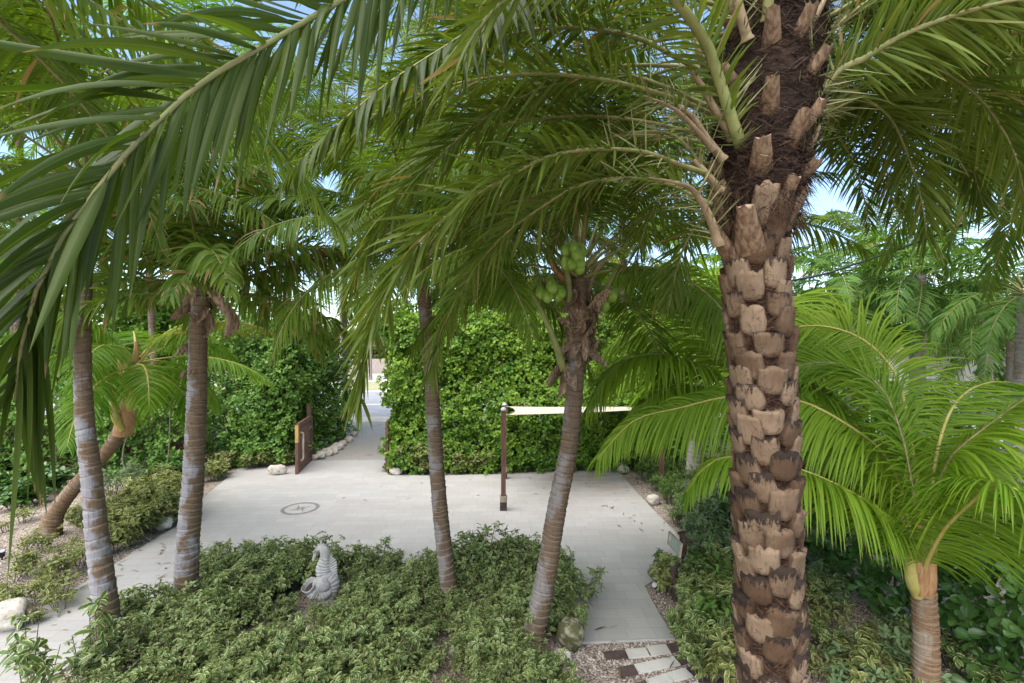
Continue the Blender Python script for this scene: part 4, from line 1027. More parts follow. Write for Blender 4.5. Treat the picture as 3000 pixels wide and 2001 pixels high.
simple_palm('slender_palm', 'bushy palm low in the right background above the white wall', 2580, 960, 19.0, r=0.1, nf=30, flen=3.2, seed=48, leafm='tree_leaf', leaf=(0.7, 0.06))
simple_palm('slender_palm', 'bushy palm at the far right behind the leaning grey trunk', 2960, 1000, 15.0, r=0.1, nf=28, flen=3.0, seed=49, leafm='manila_leaf', leaf=(0.6, 0.05))
coco_palm('coconut_palm', 'palm standing beside the terrace, its fronds hanging in at the top left', A(-4.6, 2.4, 0), [A(-4.5, 2.4, 3), A(-4.3, 2.5, 6.0), A(-4.2, 2.6, 7.0)], 0.15, 0.1, 140, 'coco_dark', 'petiole', 'ring_brown', 26, 3.6, el=(75, -10), leaf=(0.65, 0.036), nleaf=80, skip=lambda a, e: 1.9 < a < 3.6, dry=0, **COCO)
coco_palm('coconut_palm', 'palm just outside the right edge, its dark fronds hanging in at upper right', A(7.2, 5.0, 0), [A(7.1, 5.0, 3), A(7.0, 5.0, 6.0), A(6.9, 5.0, 7.6)], 0.15, 0.1, 141, 'coco_dark', 'petiole', 'ring_brown', 30, 3.9, el=(75, -20), leaf=(0.7, 0.036), nleaf=84, dry=0, **COCO)
# palms behind the hedges that close the canopy
for i, (px, py, Z, lab, lm, fl) in enumerate((
        (-250, 500, 8.0, 'palm whose fronds hang in from beyond the left edge of the picture', 'coco_dark', 3.2),
        (60, 640, 16.0, 'bright palm behind the fence at far left', 'coco_leaf', 3.6),
        (430, 420, 17.0, 'palm high behind the broad hanging frond at upper left', 'coco_leaf', 4.0),
        (850, 380, 18.0, 'palm with high crown above the wooden gate', 'coco_dark', 4.2),
        (1190, 520, 18.5, 'palm with crown above the driveway opening', 'coco_dark', 4.2),
        (1480, 480, 18.5, 'palm crown between the slim middle palm and the coconut palm', 'coco_dark', 4.2),
        (1820, 560, 18.5, 'palm crown behind the coconut palm, above the sail', 'coco_leaf', 4.2),
        (1500, 720, 19.0, 'yellow-green palm behind the tall hedge, left of the coconuts', 'yellow_leaf', 3.4),
        (1250, 690, 22.0, 'sunlit palm behind the tall hedge in the middle', 'tree_leaf', 3.8),
        (1830, 760, 20.0, 'sunlit palm behind the tall hedge, right of the coconuts', 'yellow_leaf', 3.4),
        (600, 140, 19.0, 'tall palm whose crown fills the sky at upper left', 'coco_leaf', 5.0),
        (1250, 100, 19.0, 'tall palm whose crown fills the sky at upper middle', 'coco_dark', 5.0),
        (1690, 120, 19.0, 'tall palm whose crown fills the sky beside the date palm head', 'coco_dark', 5.0),
        (3120, 180, 11.0, 'tall palm whose crown fills the sky at upper right', 'coco_dark', 3.4),
        (60, 150, 17.0, 'tall palm whose crown fills the sky at the upper left corner', 'coco_leaf', 4.6),
        (300, 330, 22.0, 'palm crown far back between the broad frond and the yellow-sheathed palm', 'coco_leaf', 5.0),
        (720, 420, 24.0, 'palm crown far back above the gate, beyond the nearer one', 'coco_dark', 5.2),
        (1010, 300, 23.0, 'palm crown far back over the driveway', 'coco_dark', 5.2),
        (1400, 330, 24.0, 'palm crown far back between the middle trunk and the coconuts', 'coco_leaf', 5.2),
        (1980, 330, 23.0, 'palm crown far back directly left of the date palm head', 'coco_dark', 5.2),
        (2275, 250, 19.0, 'tall palm whose crown shows right of the date palm head', 'coco_dark', 4.6))):
    simple_palm('coconut_palm', lab, px, py, Z, r=0.1, nf=24, flen=fl, seed=60 + i, leafm=lm, petm='petiole', ringm='ring_brown', leaf=(0.18 * fl, 0.014 * fl), nleaf=60, el=(78, -35), lean=random.Random(i).uniform(-0.6, 0.6), droop=0.5)
for i, (px, py, Z) in enumerate(((650, 905, 62), (712, 868, 58), (765, 872, 60), (828, 880, 57), (872, 915, 64), (930, 900, 60), (590, 880, 60))):
    simple_palm('distant_palm', 'distant palm beyond the road seen over the left hedge', px, py, Z, r=0.16, nf=14, flen=3.4, seed=90 + i, leafm='far_leaf', leaf=(0.8, 0.12), nleaf=20, group='palms beyond the road', K=2)
for i, (px, py, Z) in enumerate(((1085, 860, 52), (1000, 820, 46), (1050, 960, 56))):
    simple_palm('distant_palm', 'distant palm across the road seen through the driveway opening', px, py, Z, r=0.16, nf=14, flen=3.2, seed=120 + i, leafm='tree_leaf', leaf=(0.8, 0.1), nleaf=22, group='palms across the road', K=2)

# ------------------------------------------------------------------ hedges and trees of many leaves
def leaf_template(wid=0.55, rows=((0, .12), (.35, .6), (.7, 1.0), (.92, .75), (1.0, .25)), cup=0.12, three=True):
    v, a = [], []
    us = (1, 0, -1) if three else (1, -1)
    for s, w in rows:
        for u in us:
            v.append((u * w * wid * 0.5, s, -cup * s * s + (abs(u) * 0.10 * w)))
            a.append((u * (0.4 + 0.6 * w), s, 0))
    k = len(us); q = []
    for i in range(len(rows) - 1):
        for j in range(k - 1):
            q.append([i * k + j, i * k + j + 1, (i + 1) * k + j + 1, (i + 1) * k + j])
    return np.array(v), np.array(q), np.array(a, float)
T_OB = leaf_template(0.58, cup=0.15)
T_OB2 = leaf_template(0.58, ((0, .12), (.4, .7), (.8, 1.0), (1.0, .35)), 0.15, False)
T_LANCE = leaf_template(0.4, ((0, .15), (.3, .8), (.65, 1.0), (.9, .6), (1.0, .1)), 0.3)
T_SMALL = leaf_template(0.45, ((0, .15), (.5, 1.0), (1.0, .1)), 0.1, False)

def perp(n, rng):
    r = nrm(np.cross(n, rng.normal(size=n.shape)))
    return r, np.cross(n, r)

def rosettes(mb, pos, axis, rng, size, tmpl, k=6, open_=58, rnd=None, mat_=0, size_j=0.2):
    """leaves whorled round twig tips"""
    n = len(pos)
    e1, e2 = perp(axis, rng)
    rb = rng.random(n) if rnd is None else rnd
    for j in range(k):
        ph = 2 * math.pi * (j / k) + rng.normal(0, 0.25, n)
        th = np.radians(open_ + rng.normal(0, 14, n) - 18 * (j % 2))
        d = nrm(np.cos(th)[:, None] * axis + np.sin(th)[:, None] * (np.cos(ph)[:, None] * e1 + np.sin(ph)[:, None] * e2))
        x = nrm(np.cross(d, axis)); z = np.cross(x, d)
        mb.leaves(*tmpl, pos + rng.normal(0, size * 0.2, (n, 3)), x, d, z, size * (1 + rng.normal(0, size_j, n)).clip(0.4, 1.7), np.clip(0.7 * rb + 0.3 * rng.random(n), 0, 1), mat_)

def bumpy(p, f=0.9, a=0.35, seed=0.0):
    return np.array([mnoise.noise(Vector((q[0] * f + seed, q[1] * f, q[2] * f))) + 0.5 * mnoise.noise(Vector((q[0] * f * 2.3, q[1] * f * 2.3 + seed, q[2] * f * 2.3))) for q in p]) * a

def face_pts(o, du, dv, n, rng):
    return np.asarray(o) + rng.random((n, 1)) * np.asarray(du) + rng.random((n, 1)) * np.asarray(dv)

def twigs(mb, pts, dirs, rng, L=(0.4, 1.2), r=0.012, mat_=0):
    for p, d in zip(pts, dirs):
        l = rng.uniform(*L); e = nrm(d + rng.normal(0, 0.5, 3)); e2 = nrm(e + rng.normal(0, 0.5, 3))
        q = [p, p + e * l * 0.5, p + e * l * 0.5 + e2 * l * 0.5]
        mb.tube(catmull(q, 6), np.linspace(r, r * 0.4, 6), 5, mat_, cap=False)
        for _ in range(2):
            e3 = nrm(e + rng.normal(0, 0.7, 3)); s = p + e * l * rng.uniform(0.25, 0.5)
            mb.tube(np.array([s, s + e3 * l * 0.3, s + nrm(e3 + rng.normal(0, 0.4, 3)) * l * 0.55]), np.array([r * 0.6, r * 0.45, r * 0.25]), 4, mat_, cap=False)

def hedge(name, label, faces, leafm, leaf, k, seed, origin, amp=0.35, tmpl=T_OB2, layers=((0.0, 0.55), (-0.22, 0.3), (-0.5, 0.15)), stems=(), core=None, up=0.55, cat='hedge', twig_n=0, hole=0.0):
    """faces: (corner, edge, edge, outward normal, rosettes per square metre)"""
    rng = np.random.default_rng(seed)
    root = thing(name, label, cat, origin)
    mb = MB(); tb = MB(); tp, td = [], []
    for o, du, dv, nn, dens in faces:
        area = np.linalg.norm(np.cross(du, dv)); nn = nrm(A(*nn))
        for off, share in layers:
            n = int(area * dens * share)
            p = face_pts(o, du, dv, n, rng)
            b = bumpy(p, 0.8, amp, seed)
            if hole and off > -0.1:
                keep = bumpy(p, 1.3, 1.0, seed + 9) < hole
                p, b = p[keep], b[keep]; n = len(p)
            p = p + nn * (b + off + rng.normal(0, 0.07, n))[:, None]
            ax_ = nrm(nn * 0.75 + A(0, 0, up) + rng.normal(0, 0.38, (n, 3)))
            shade = np.clip(0.5 + bumpy(p, 1.6, 0.55, seed + 3) + rng.normal(0, 0.2, n), 0, 1)
            rosettes(mb, p, ax_, rng, leaf, tmpl, k, rnd=shade)
        m_ = int(area * 0.6) + twig_n
        q = face_pts(o, du, dv, m_, rng) - nn * 0.45
        tp.append(q); td.append(np.tile(nrm(nn + A(0, 0, 0.7)), (m_, 1)))
    mb.build('foliage', [M[leafm]], root)
    twigs(tb, np.concatenate(tp), np.concatenate(td), rng, (0.35, 0.95), 0.011)
    for (x, y, h) in stems:
        tb.tube(catmull([A(x, y, -0.03), A(x + rng.normal(0, .1), y, h * 0.4), A(x + rng.normal(0, .2), y + rng.normal(0, .2), h)], 8), np.linspace(0.026, 0.012, 8), 6, 0)
    tb.build('branch', [M['stem']], root)
    if core is not None:
        cb = MB()
        (x0, y0, z0), (x1, y1, z1) = core
        n = int((x1 - x0) * (y1 - y0) * (z1 - z0) * 34)
        p = A(x0, y0, z0) + rng.random((n, 3)) * (A(x1, y1, z1) - A(x0, y0, z0))
        rosettes(cb, p, nrm(rng.normal(0, 1, (n, 3)) + A(0, 0, 0.5)), rng, leaf * 1.9, tmpl, 4, rnd=rng.random(n) * 0.6)
        cb.build('inner_foliage', [M[leafm]], root)
    return root

hedge('hedge', 'tall bright green hedge behind the sail, right of the driveway opening',
      [((-3.85, 15.15, 0.05), A(10.2, 0.35, 0), A(0, 0, 5.0), (0, -1, 0), 118), ((-3.9, 15.1, 0.1), A(0, 3.2, 0), A(0, 0, 5.0), (-1, 0, 0), 90),
       ((-3.7, 15.1, 5.05), A(10.2, 0.3, 0), A(0, 2.6, 0), (0, -0.3, 1), 90)], 'hedge_leaf', 0.12, 6, 201, (1.1, 16.3, 0), 0.4,
      stems=[(x, 15.8, 4.0) for x in np.arange(-3.6, 6, 0.7)], core=((-3.7, 15.5, 0.05), (6.1, 17.4, 4.7)), hole=0.5, twig_n=24)
hedge('hedge', 'bluish green hedge left of the driveway, behind the wooden gate',
      [((-10.8, 15.75, 0.1), A(3.4, 0.25, 0), A(0, 0, 4.9), (0, -1, 0), 100), ((-7.45, 16.1, 0.1), A(0.3, 5.2, 0), A(0, 0, 4.5), (1, -0.2, 0), 92),
       ((-10.8, 15.8, 4.9), A(3.5, 0, 0), A(0, 5.2, -0.4), (0, -0.3, 1), 80)], 'hedge_leaf_cool', 0.115, 6, 202, (-8.9, 17, 0), 0.5,
      stems=[(x, 16.4, 3.6) for x in np.arange(-10.3, -7.2, 0.5)], core=((-10.4, 16.2, 0.05), (-7.4, 20.8, 4.2)), twig_n=22, hole=0.55)
hedge('hedge', 'dark thin hedge with bare twigs in front of the brown fence at far left',
      [((-17.5, 13.6, 0.05), A(7.4, 1.1, 0), A(0, 0, 2.9), (0.1, -1, 0), 95)], 'hedge_leaf_cool', 0.12, 6, 203, (-13, 14.2, 0), 0.55,
      stems=[(x, 14.3, 2.4) for x in np.arange(-17, -10.2, 1.1)], twig_n=60, hole=0.42, layers=((0.0, 0.5), (-0.3, 0.4), (-0.55, 0.35)))
hedge('hedge', 'low hedge of large glossy round leaves along the right, behind the young palm',
      [((5.55, 4.2, 0.05), A(0, 7.2, 0), A(0, 0, 1.75), (-1, -0.15, 0), 62), ((5.5, 4.2, 1.75), A(2.4, 0, 0), A(0, 7.2, 0), (-0.3, -0.2, 1), 50), ((4.2, 9.6, 0.05), A(1.6, 0.6, 0), A(0, 0, 1.6), (-0.2, -1, 0), 60)],
      'clusia_leaf', 0.165, 5, 204, (6.5, 7.5, 0), 0.35, tmpl=T_OB, stems=[(6.0, y, 1.4) for y in np.arange(4.5, 11, 0.6)])
hedge('hedge', 'dark green hedge behind the right sail post, below the bright palm',
      [((5.6, 16.2, 0.05), A(5.5, -1.5, 0), A(0, 0, 3.4), (-0.2, -1, 0), 70), ((5.6, 16.3, 3.4), A(5.5, -1.5, 0), A(0, 2, 0), (0, -0.3, 1), 50)], 'hedge_leaf', 0.10, 6, 205, (8.3, 16.5, 0), 0.4,
      stems=[(x, 16.3, 3.0) for x in np.arange(6, 11, 0.8)])

hedge('hedge', 'tall hedge beyond the brown fence at far left',
      [((-26, 17.0, 0.05), A(15, 0.6, 0), A(0, 0, 4.3), (0.1, -1, 0), 42), ((-26, 17.0, 4.3), A(15, 0.6, 0), A(0, 2.4, 0), (0, -0.3, 1), 36)], 'hedge_leaf', 0.17, 6, 206, (-18, 18, 0), 0.7, stems=[(x, 17.8, 3.6) for x in np.arange(-25, -11, 1.4)])
hedge('hedge', 'loose bright hedge far behind the slender palms at right',
      [((9.5, 17.6, 0.05), A(17, -1.5, 0), A(0, 0, 4.0), (-0.1, -1, 0), 38), ((9.5, 17.6, 4.0), A(17, -1.5, 0), A(0, 2.4, 0), (0, -0.3, 1), 34)], 'tree_leaf', 0.18, 6, 207, (17, 18, 0), 0.9, stems=[(x, 17.8, 3.4) for x in np.arange(10, 26, 1.4)], hole=0.8)

def leafy_tree(name, label, base, h, rad, seed, leafm='tree_leaf', leaf=0.17, n=1500, cat='tree', group=None, trunk_r=0.12, tmpl=T_OB2, low=0.35):
    rng = np.random.default_rng(seed)
    root = thing(name, label, cat, base, group)
    b = np.asarray(base, float)
    tb = MB()
    top = b + A(rng.normal(0, 0.2), rng.normal(0, 0.2), h * 0.75)
    tb.tube(catmull([b - A(0, 0, 0.05), b + A(rng.normal(0, .1), 0, h * 0.35), top], 12), np.linspace(trunk_r, trunk_r * 0.35, 12), 8, 0)
    cl = []
    for k in range(11):
        z = h * rng.uniform(low, 0.95); a = rng.random() * 6.283; rr = rad * rng.uniform(0.25, 0.95) * math.sqrt(max(0.15, 1 - ((z / h - 0.62) / 0.45) ** 2))
        c = b + A(math.cos(a) * rr, math.sin(a) * rr, z); cl.append((c, rad * rng.uniform(0.32, 0.55)))
        s = b + A(0, 0, z * 0.6)
        tb.tube(catmull([s, 0.5 * (s + c) + A(0, 0, 0.15), c], 7), np.linspace(trunk_r * 0.45, 0.015, 7), 6, 0, cap=False)
    tb.build('trunk', [M['stem']], root)
    mb = MB()
    for c, r in cl:
        k = n // 11
        d = nrm(rng.normal(0, 1, (k, 3))); q = r * (0.55 + 0.5 * rng.random((k, 1)))
        p = c + d * q * A(1, 1, 0.8) + rng.normal(0, r * 0.12, (k, 3))
        rosettes(mb, p, nrm(d + A(0, 0, 0.5) + rng.normal(0, 0.3, (k, 3))), rng, leaf, tmpl, 5, rnd=np.clip(rng.random() * 0.5 + rng.random(k) * 0.5, 0, 1))
    mb.build('crown', [M[leafm]], root)
    return root

for i, (x, y, h, r, lab) in enumerate(((-3.5, 21.5, 6.6, 2.6, 'bright bushy tree behind the left end of the tall hedge'), (0.3, 20.5, 6.9, 2.8, 'bright bushy tree behind the middle of the tall hedge'), (4.2, 21.0, 6.8, 2.8, 'bright bushy tree behind the right end of the tall hedge'),
        (9.0, 20.0, 6.6, 2.8, 'bright bushy tree right of the tall hedge, behind the bright palm'), (14.5, 20.0, 7.0, 3.2, 'bright bushy tree behind the slender palms on the right'), (19.0, 18.0, 7.0, 3.2, 'bushy tree at the far right edge of the background'),
        (-15.5, 20.0, 6.5, 3.0, 'bushy tree behind the fence at left'), (-21.0, 19.0, 7.5, 3.4, 'bushy tree behind the fence at the far left edge'))):
    leafy_tree('bushy_tree', lab, (x, y, 0), h, r, 300 + i, n=2600, leaf=0.19)
leafy_tree('round_leaved_shrub', 'shrub with large round grey-green leaves beside the leaning grey palm at right', A(8.4, 9.2, 0), 3.3, 1.0, 330, 'grey_leaf', 0.17, 240, 'shrub', trunk_r=0.04, tmpl=T_OB)
leafy_tree('round_leaved_shrub', 'green round-leaved shrub low in the right background under the slender palms', A(7.6, 11.5, 0), 2.9, 1.3, 331, 'clusia_leaf', 0.16, 420, 'shrub', trunk_r=0.04, tmpl=T_OB)

# a far wood beyond the road, one mass
def far_wood():
    rng = np.random.default_rng(400)
    mb = MB()
    n = 5200
    x = rng.uniform(-90, 90, n); hmax = 6.0 + 2.2 * np.array([mnoise.noise(Vector((q * 0.11, 3, 0))) for q in x])
    z = hmax * (1 - rng.random(n) ** 1.6); y = 74 + rng.uniform(-3, 4, n)
    rosettes(mb, np.stack([x, y, z], 1), nrm(rng.normal(0, 0.6, (n, 3)) + A(0, -0.6, 0.6)), rng, 1.1, T_OB2, 4)
    o = mb.build('far_trees', [M['far_leaf']])
    tag(o, 'far belt of pale green trees beyond the road', 'trees', kind='stuff')
far_wood()

# ------------------------------------------------------------------ fences, walls
def fence(name, label, a, b, h, m, board=0.12, gap=0.006, rail=True):
    a, b = A(*a), A(*b); L = np.linalg.norm(b - a); d = (b - a) / L; rz = math.atan2(d[1], d[0])
    root = thing(name, label, 'fence', (a + b) / 2)
    mb = MB(); rng = np.random.default_rng(int(L * 10))
    for k in range(int(L / board)):
        c = a + d * (k + 0.5) * board
        hh = h * (1 + rng.normal(0, 0.006))
        mb.box((c[0], c[1], hh / 2), (board - gap, 0.022, hh), rz)
    mb.build('boards', [m], root)
    for z in (h * 0.25, h * 0.78):
        r = MB(); c = (a + b) / 2 + A(-d[1], d[0], 0) * 0.036
        r.box((c[0], c[1], z), (L, 0.045, 0.08), rz); r.build('rail', [m], root)
    for k in range(int(L / 2.4) + 1):
        p = MB(); c = a + d * min(k * 2.4, L) + A(-d[1], d[0], 0) * 0.11
        p.box((c[0], c[1], h * 0.5), (0.09, 0.09, h), rz); p.build('post', [m], root)
    return root
fence('board_fence', 'brown board fence behind the thin dark hedge at left', (-18.5, 14.5, 0), (-9.9, 15.5, 0), 1.9, M['fence_wood'], 0.14)
fence('board_fence', 'weathered pale board fence across the road, seen through the driveway opening', (-26, 63, 0), (4, 63, 0), 1.9, M['grey_wood'], 0.22)
def wall_building():
    root = thing('white_building', 'low white building with a pale yellow roof edge behind the slender palms at right', 'building', (15.5, 18.0, 0))
    mb = MB(); mb.box((15.5, 18.0, 1.9), (6.5, 3, 3.8)); mb.build('wall', [M['white_wall']], root)
    mb = MB(); mb.box((15.5, 18.0, 3.9), (7.0, 3.4, 0.16)); mb.build('roof', [solid_mat('pale yellow roof edge', (0.55, 0.48, 0.25), (0.6, 0.54, 0.32), 3)], root)
wall_building()

# ------------------------------------------------------------------ gate
def gate(name, label, a, b, h=1.55, handle=True):
    a, b = A(*a), A(*b); L = np.linalg.norm(b - a); d = (b - a) / L; rz = math.atan2(d[1], d[0])
    n = A(-d[1], d[0], 0); n = n if n[0] > 0 else -n
    root = thing(name, label, 'gate', a)
    at = lambda s, z: a + d * s + A(0, 0, z)
    for s in (0.06, L - 0.06):
        mb = MB(); mb.box(at(s, h / 2 + 0.03), (0.12, 0.09, h), rz); st = mb.build('stile', [M['wood']], root); stile0 = st if s < 0.1 else stile0
    for z in (0.10, h - 0.035):
        mb = MB(); mb.box(at(L / 2, z + 0.03), (L - 0.244, 0.085, 0.13), rz); mb.build('rail', [M['wood']], root)
    mb = MB()
    k = 13
    for i in range(k):
        s = 0.12 + (L - 0.24) * (i + 0.5) / k
        mb.box(at(s, h / 2 + 0.02), ((L - 0.24) / k * 0.66, 0.035, h - 0.27), rz)
    mb.build('slats', [M['wood']], root)
    if handle:
        mb = MB()
        pts = [at(0.35, 0.38) + n * 0.03, at(0.35, 0.42) + n * 0.1, at(0.38, 0.6) + n * 0.1, at(0.33, 0.85) + n * 0.11, at(0.39, 1.1) + n * 0.1, at(0.36, 1.25) + n * 0.1, at(0.36, 1.28) + n * 0.03]
        mb.tube(catmull(pts, 20), 0.03, 8, 0); mb.build('handle', [M['driftwood']], root)
        for z in (0.45, 1.22):
            mb = MB(); mb.tube(catmull([at(L - 0.55, z) + n * 0.05, at(L - 0.3, z + 0.03) + n * 0.06, at(L - 0.1, z + 0.02) + n * 0.05], 8), 0.022, 6, 0); mb.build('hinge_strap', [M['stem']], root)
        mb = MB()
        zz = np.linspace(h * 0.66, h + 0.02, 7)
        for i in range(6):
            w_ = 0.112 - 0.012 * (i < 1)
            mb.box(at(0.056, (zz[i] + zz[i + 1]) / 2), (0.122, 0.0955, zz[i + 1] - zz[i] - 0.0005), rz)
        mb.build('bare_patch', [M['raw_wood']], stile0, root['_o'])
    return root
gate('wooden_gate', 'open brown slatted wooden gate with driftwood handle and a bare yellow patch', G(869, 1393), A(-7.06, 16.8, 0))
gate('wooden_gate', 'dark edge of the gate leaf folded back against the tall hedge', A(-4.0, 15.25, 0), A(-3.95, 17.0, 0), 1.6, False)
mb = MB(); mb.box((-7.2, 16.95, 1.0), (0.12, 0.12, 2.0)); o = mb.build('gate_post', [M['wood']]); tag(o, 'brown post at the hinge side of the open gate', 'post')

# ------------------------------------------------------------------ shade sail on four posts
def sail():
    tops = []
    specs = ((1475, 1497, 2.50, 'brown sail post standing on the paving, nearest the middle'), (1478, 1405, 2.27, 'sail post hidden in the hedge behind the front post'),
             (1838, 1373, 2.12, 'brown sail post at the far corner of the paving beside a white stone'), (1938, 1437, 2.34, 'brown sail post among low shrubs right of the paving'))
    for px, py, h, lab in specs:
        b = G(px, py, 0.0)
        root = thing('sail_post', lab, 'post', b, 'posts carrying the shade sail')
        mb = MB(); mb.box((b[0], b[1], h / 2), (0.115, 0.115, h)); pole = mb.build('pole', [M['wood']], root); OR = root['_o']
        mb = MB(); mb.box((b[0], b[1], 0.12), (0.17, 0.17, 0.24)); mb.build('base_sleeve', [M['dark_wood']], root)
        mb = MB()
        for k in range(7):
            z = 0.252 + k * 0.021
            th = np.linspace(0, 2 * math.pi, 17)
            mb.tube(np.stack([b[0] + 0.082 * np.sign(np.cos(th)) * np.abs(np.cos(th)) ** 0.5, b[1] + 0.082 * np.sign(np.sin(th)) * np.abs(np.sin(th)) ** 0.5, np.full(17, z)], 1), 0.012, 5, 0, up=A(0, 0, 1))
        mb.build('rope_binding', [M['rope']], pole, OR)
        mb = MB(); mb.tube(np.array([[b[0], b[1], h], [b[0], b[1], h + 0.04], [b[0], b[1], h + 0.07]]), [0.07, 0.065, 0.03], 10, 0, up=A(1, 0, 0)); mb.build('cap', [M['metal']], pole, OR)
        tops.append(A(b[0], b[1], h - (0.13 if px == 1475 else 0.04)))
    c = sum(tops) / 4
    cor = [c + (t - c) * (0.95) for t in tops]   # NL, FL, FR, NR
    n = 17
    V = np.zeros((n, n, 3))
    for i, u in enumerate(np.linspace(0, 1, n)):
        for j, v in enumerate(np.linspace(0, 1, n)):
            # edges curve inwards as a tensioned sail does
            uu = 0.5 + (u - 0.5) * (1 - 0.10 * (1 - (2 * v - 1) ** 2)); vv = 0.5 + (v - 0.5) * (1 - 0.06 * (1 - (2 * u - 1) ** 2))
            p = (1 - uu) * ((1 - vv) * cor[0] + vv * cor[1]) + uu * ((1 - vv) * cor[3] + vv * cor[2])
            p[2] -= 0.05 * math.sin(math.pi * uu) * 1.0 * (0.4 + 0.6 * math.sin(math.pi * vv))
            V[i, j] = p
    root = thing('shade_sail', 'cream canvas shade sail stretched between the brown posts in front of the hedge', 'shade sail', (c[0], c[1], 0))
    mb = MB(); mb.grid(V); mb.grid(V[:, ::-1] - A(0, 0, 0.006)); mb.build('canvas', [M['canvas']], root)
    for k, (q, t) in enumerate(zip((V[0, 0], V[0, -1], V[-1, -1], V[-1, 0]), tops)):
        mb = MB(); mb.tube(np.array([q, 0.5 * (q + t), t]), 0.012, 6, 0); mb.build('tension_cable', [M['metal']], root)
sail()

# ------------------------------------------------------------------ rocks
def rock(name, label, c, size, seed, m='stone', group=None, flat=0.7, rz=0.0):
    rng = np.random.default_rng(seed)
    n, k = 16, 22
    th = np.linspace(0.0, math.pi, n); ph = np.linspace(0, 2 * math.pi, k, endpoint=False)
    V = np.zeros((n, k, 3))
    cuts = [(nrm(rng.normal(0, 1, 3)), rng.uniform(0.62, 0.9)) for _ in range(9)]
    for i, t in enumerate(th):
        for j, p in enumerate(ph):
            d = A(math.sin(t) * math.cos(p), math.sin(t) * math.sin(p), math.cos(t))
            r = 1.0
            for nn, q in cuts:
                x = float(np.dot(d, nn))
                if x > 0.05: r = min(r, q / x)
            r *= 1 + 0.14 * mnoise.noise(Vector(d * 2.2 + A(seed, 0, 0))) + 0.07 * mnoise.noise(Vector(d * 6 + A(seed, 3, 0)))
            V[i, j] = d * r
    V = V * np.asarray(size) / 2 * A(1, 1, flat / 0.7)
    c_, s_ = math.cos(rz), math.sin(rz)
    V = np.stack([V[..., 0] * c_ - V[..., 1] * s_, V[..., 0] * s_ + V[..., 1] * c_, V[..., 2]], -1)
    V[..., 2] += size[2] * 0.36
    mb = MB(); mb.grid(V, None, 0, closed=True, smooth=True)
    o = mb.build(name, [M[m]], None, None)
    o.location = tuple(float(q) for q in c)
    tag(o, label, 'rock', group)
    return o
rock('boulder', 'long pale boulder on the paving left of the open gate', G(812, 1392), (0.62, 0.34, 0.42), 1, rz=0.2)
rock('boulder', 'large pale boulder at the left edge of the picture beside the path', G(15, 1845), (0.72, 0.6, 0.5), 2)
rock('boulder', 'pale stone at the far corner of the paving by the sail post', G(1826, 1386), (0.4, 0.34, 0.36), 3)
rock('boulder', 'white stone on the gravel edge right of the paving', G(1912, 1477), (0.38, 0.32, 0.3), 4)
rock('boulder', 'mossy boulder at the right end of the shrub bed beside the walkway', G(1672, 1905), (0.42, 0.36, 0.5), 5, 'mossy')
rock('boulder', 'small pale rock on the gravel below the mossy boulder', G(1645, 1945), (0.28, 0.24, 0.24), 6)
rock('boulder', 'mossy boulder behind the driftwood sign post', G(1938, 1722), (0.48, 0.4, 0.5), 7, 'mossy')
rock('boulder', 'mottled boulder half under shrubs at the right edge of the walkway', G(2000, 1855), (0.42, 0.36, 0.4), 8, 'mossy')
rock('boulder', 'buff stone under the golden shrubs at the left end of the tall hedge', G(1158, 1392), (0.42, 0.3, 0.28), 9)
rock('boulder', 'flat buff rock under the golden shrubs left of the path', G(478, 1552), (0.5, 0.4, 0.34), 10)
for i, (x, y, s, lab) in enumerate(((921, 1349, 0.3, 'first'), (937, 1345, 0.42, 'second'), (958, 1336, 0.46, 'third'), (976, 1330, 0.46, 'fourth'), (988, 1318, 0.5, 'fifth'), (1004, 1308, 0.36, 'sixth'), (1024, 1296, 0.4, 'seventh'), (1036, 1280, 0.4, 'eighth'), (1042, 1262, 0.36, 'last'))):
    rock('edging_stone', f'pale edging stone on the left side of the driveway, {lab} counted from the gate', G(x, y), (s, s * 0.85, s * 0.8), 20 + i, group='stones edging the driveway')

# ------------------------------------------------------------------ shrubs
def schefflera(mb, sb, rng, n_st, h, spread, leaf=0.1, per=7, lf=8, mat_=0, tmpl=T_LANCE, open_=84, pet=0.10):
    for k in range(n_st):
        a = rng.random() * 6.283; q = spread * math.sqrt(rng.random())
        base = A(math.cos(a) * q * 0.35, math.sin(a) * q * 0.35, -0.02)
        hh = h * rng.uniform(0.6, 1.12)
        tip = A(math.cos(a) * q, math.sin(a) * q, hh)
        sb.tube(catmull([base, 0.5 * (base + tip) + rng.normal(0, 0.03, 3), tip], 6), np.linspace(0.010, 0.004, 6), 5, 0, cap=False)
        m_ = per + int(rng.integers(0, 3))
        s = rng.uniform(0.35, 1.02, m_); p = base + (tip - base) * s[:, None]
        ph = rng.random(m_) * 6.283
        d = nrm(np.stack([np.cos(ph), np.sin(ph), rng.uniform(0.2, 1.1, m_)], 1))
        hub = p + d * (pet * rng.uniform(0.7, 1.3, m_))[:, None]
        for a_, b_ in zip(p, hub):
            sb.tube(np.array([a_, 0.5 * (a_ + b_) + A(0, 0, 0.008), b_]), 0.0022, 3, 1, cap=False)
        axis = nrm(d * 0.55 + A(0, 0, 0.8) + rng.normal(0, 0.22, (m_, 3)))
        rosettes(mb, hub, axis, rng, leaf, tmpl, lf, open_, rnd=rng.random(m_), mat_=mat_)

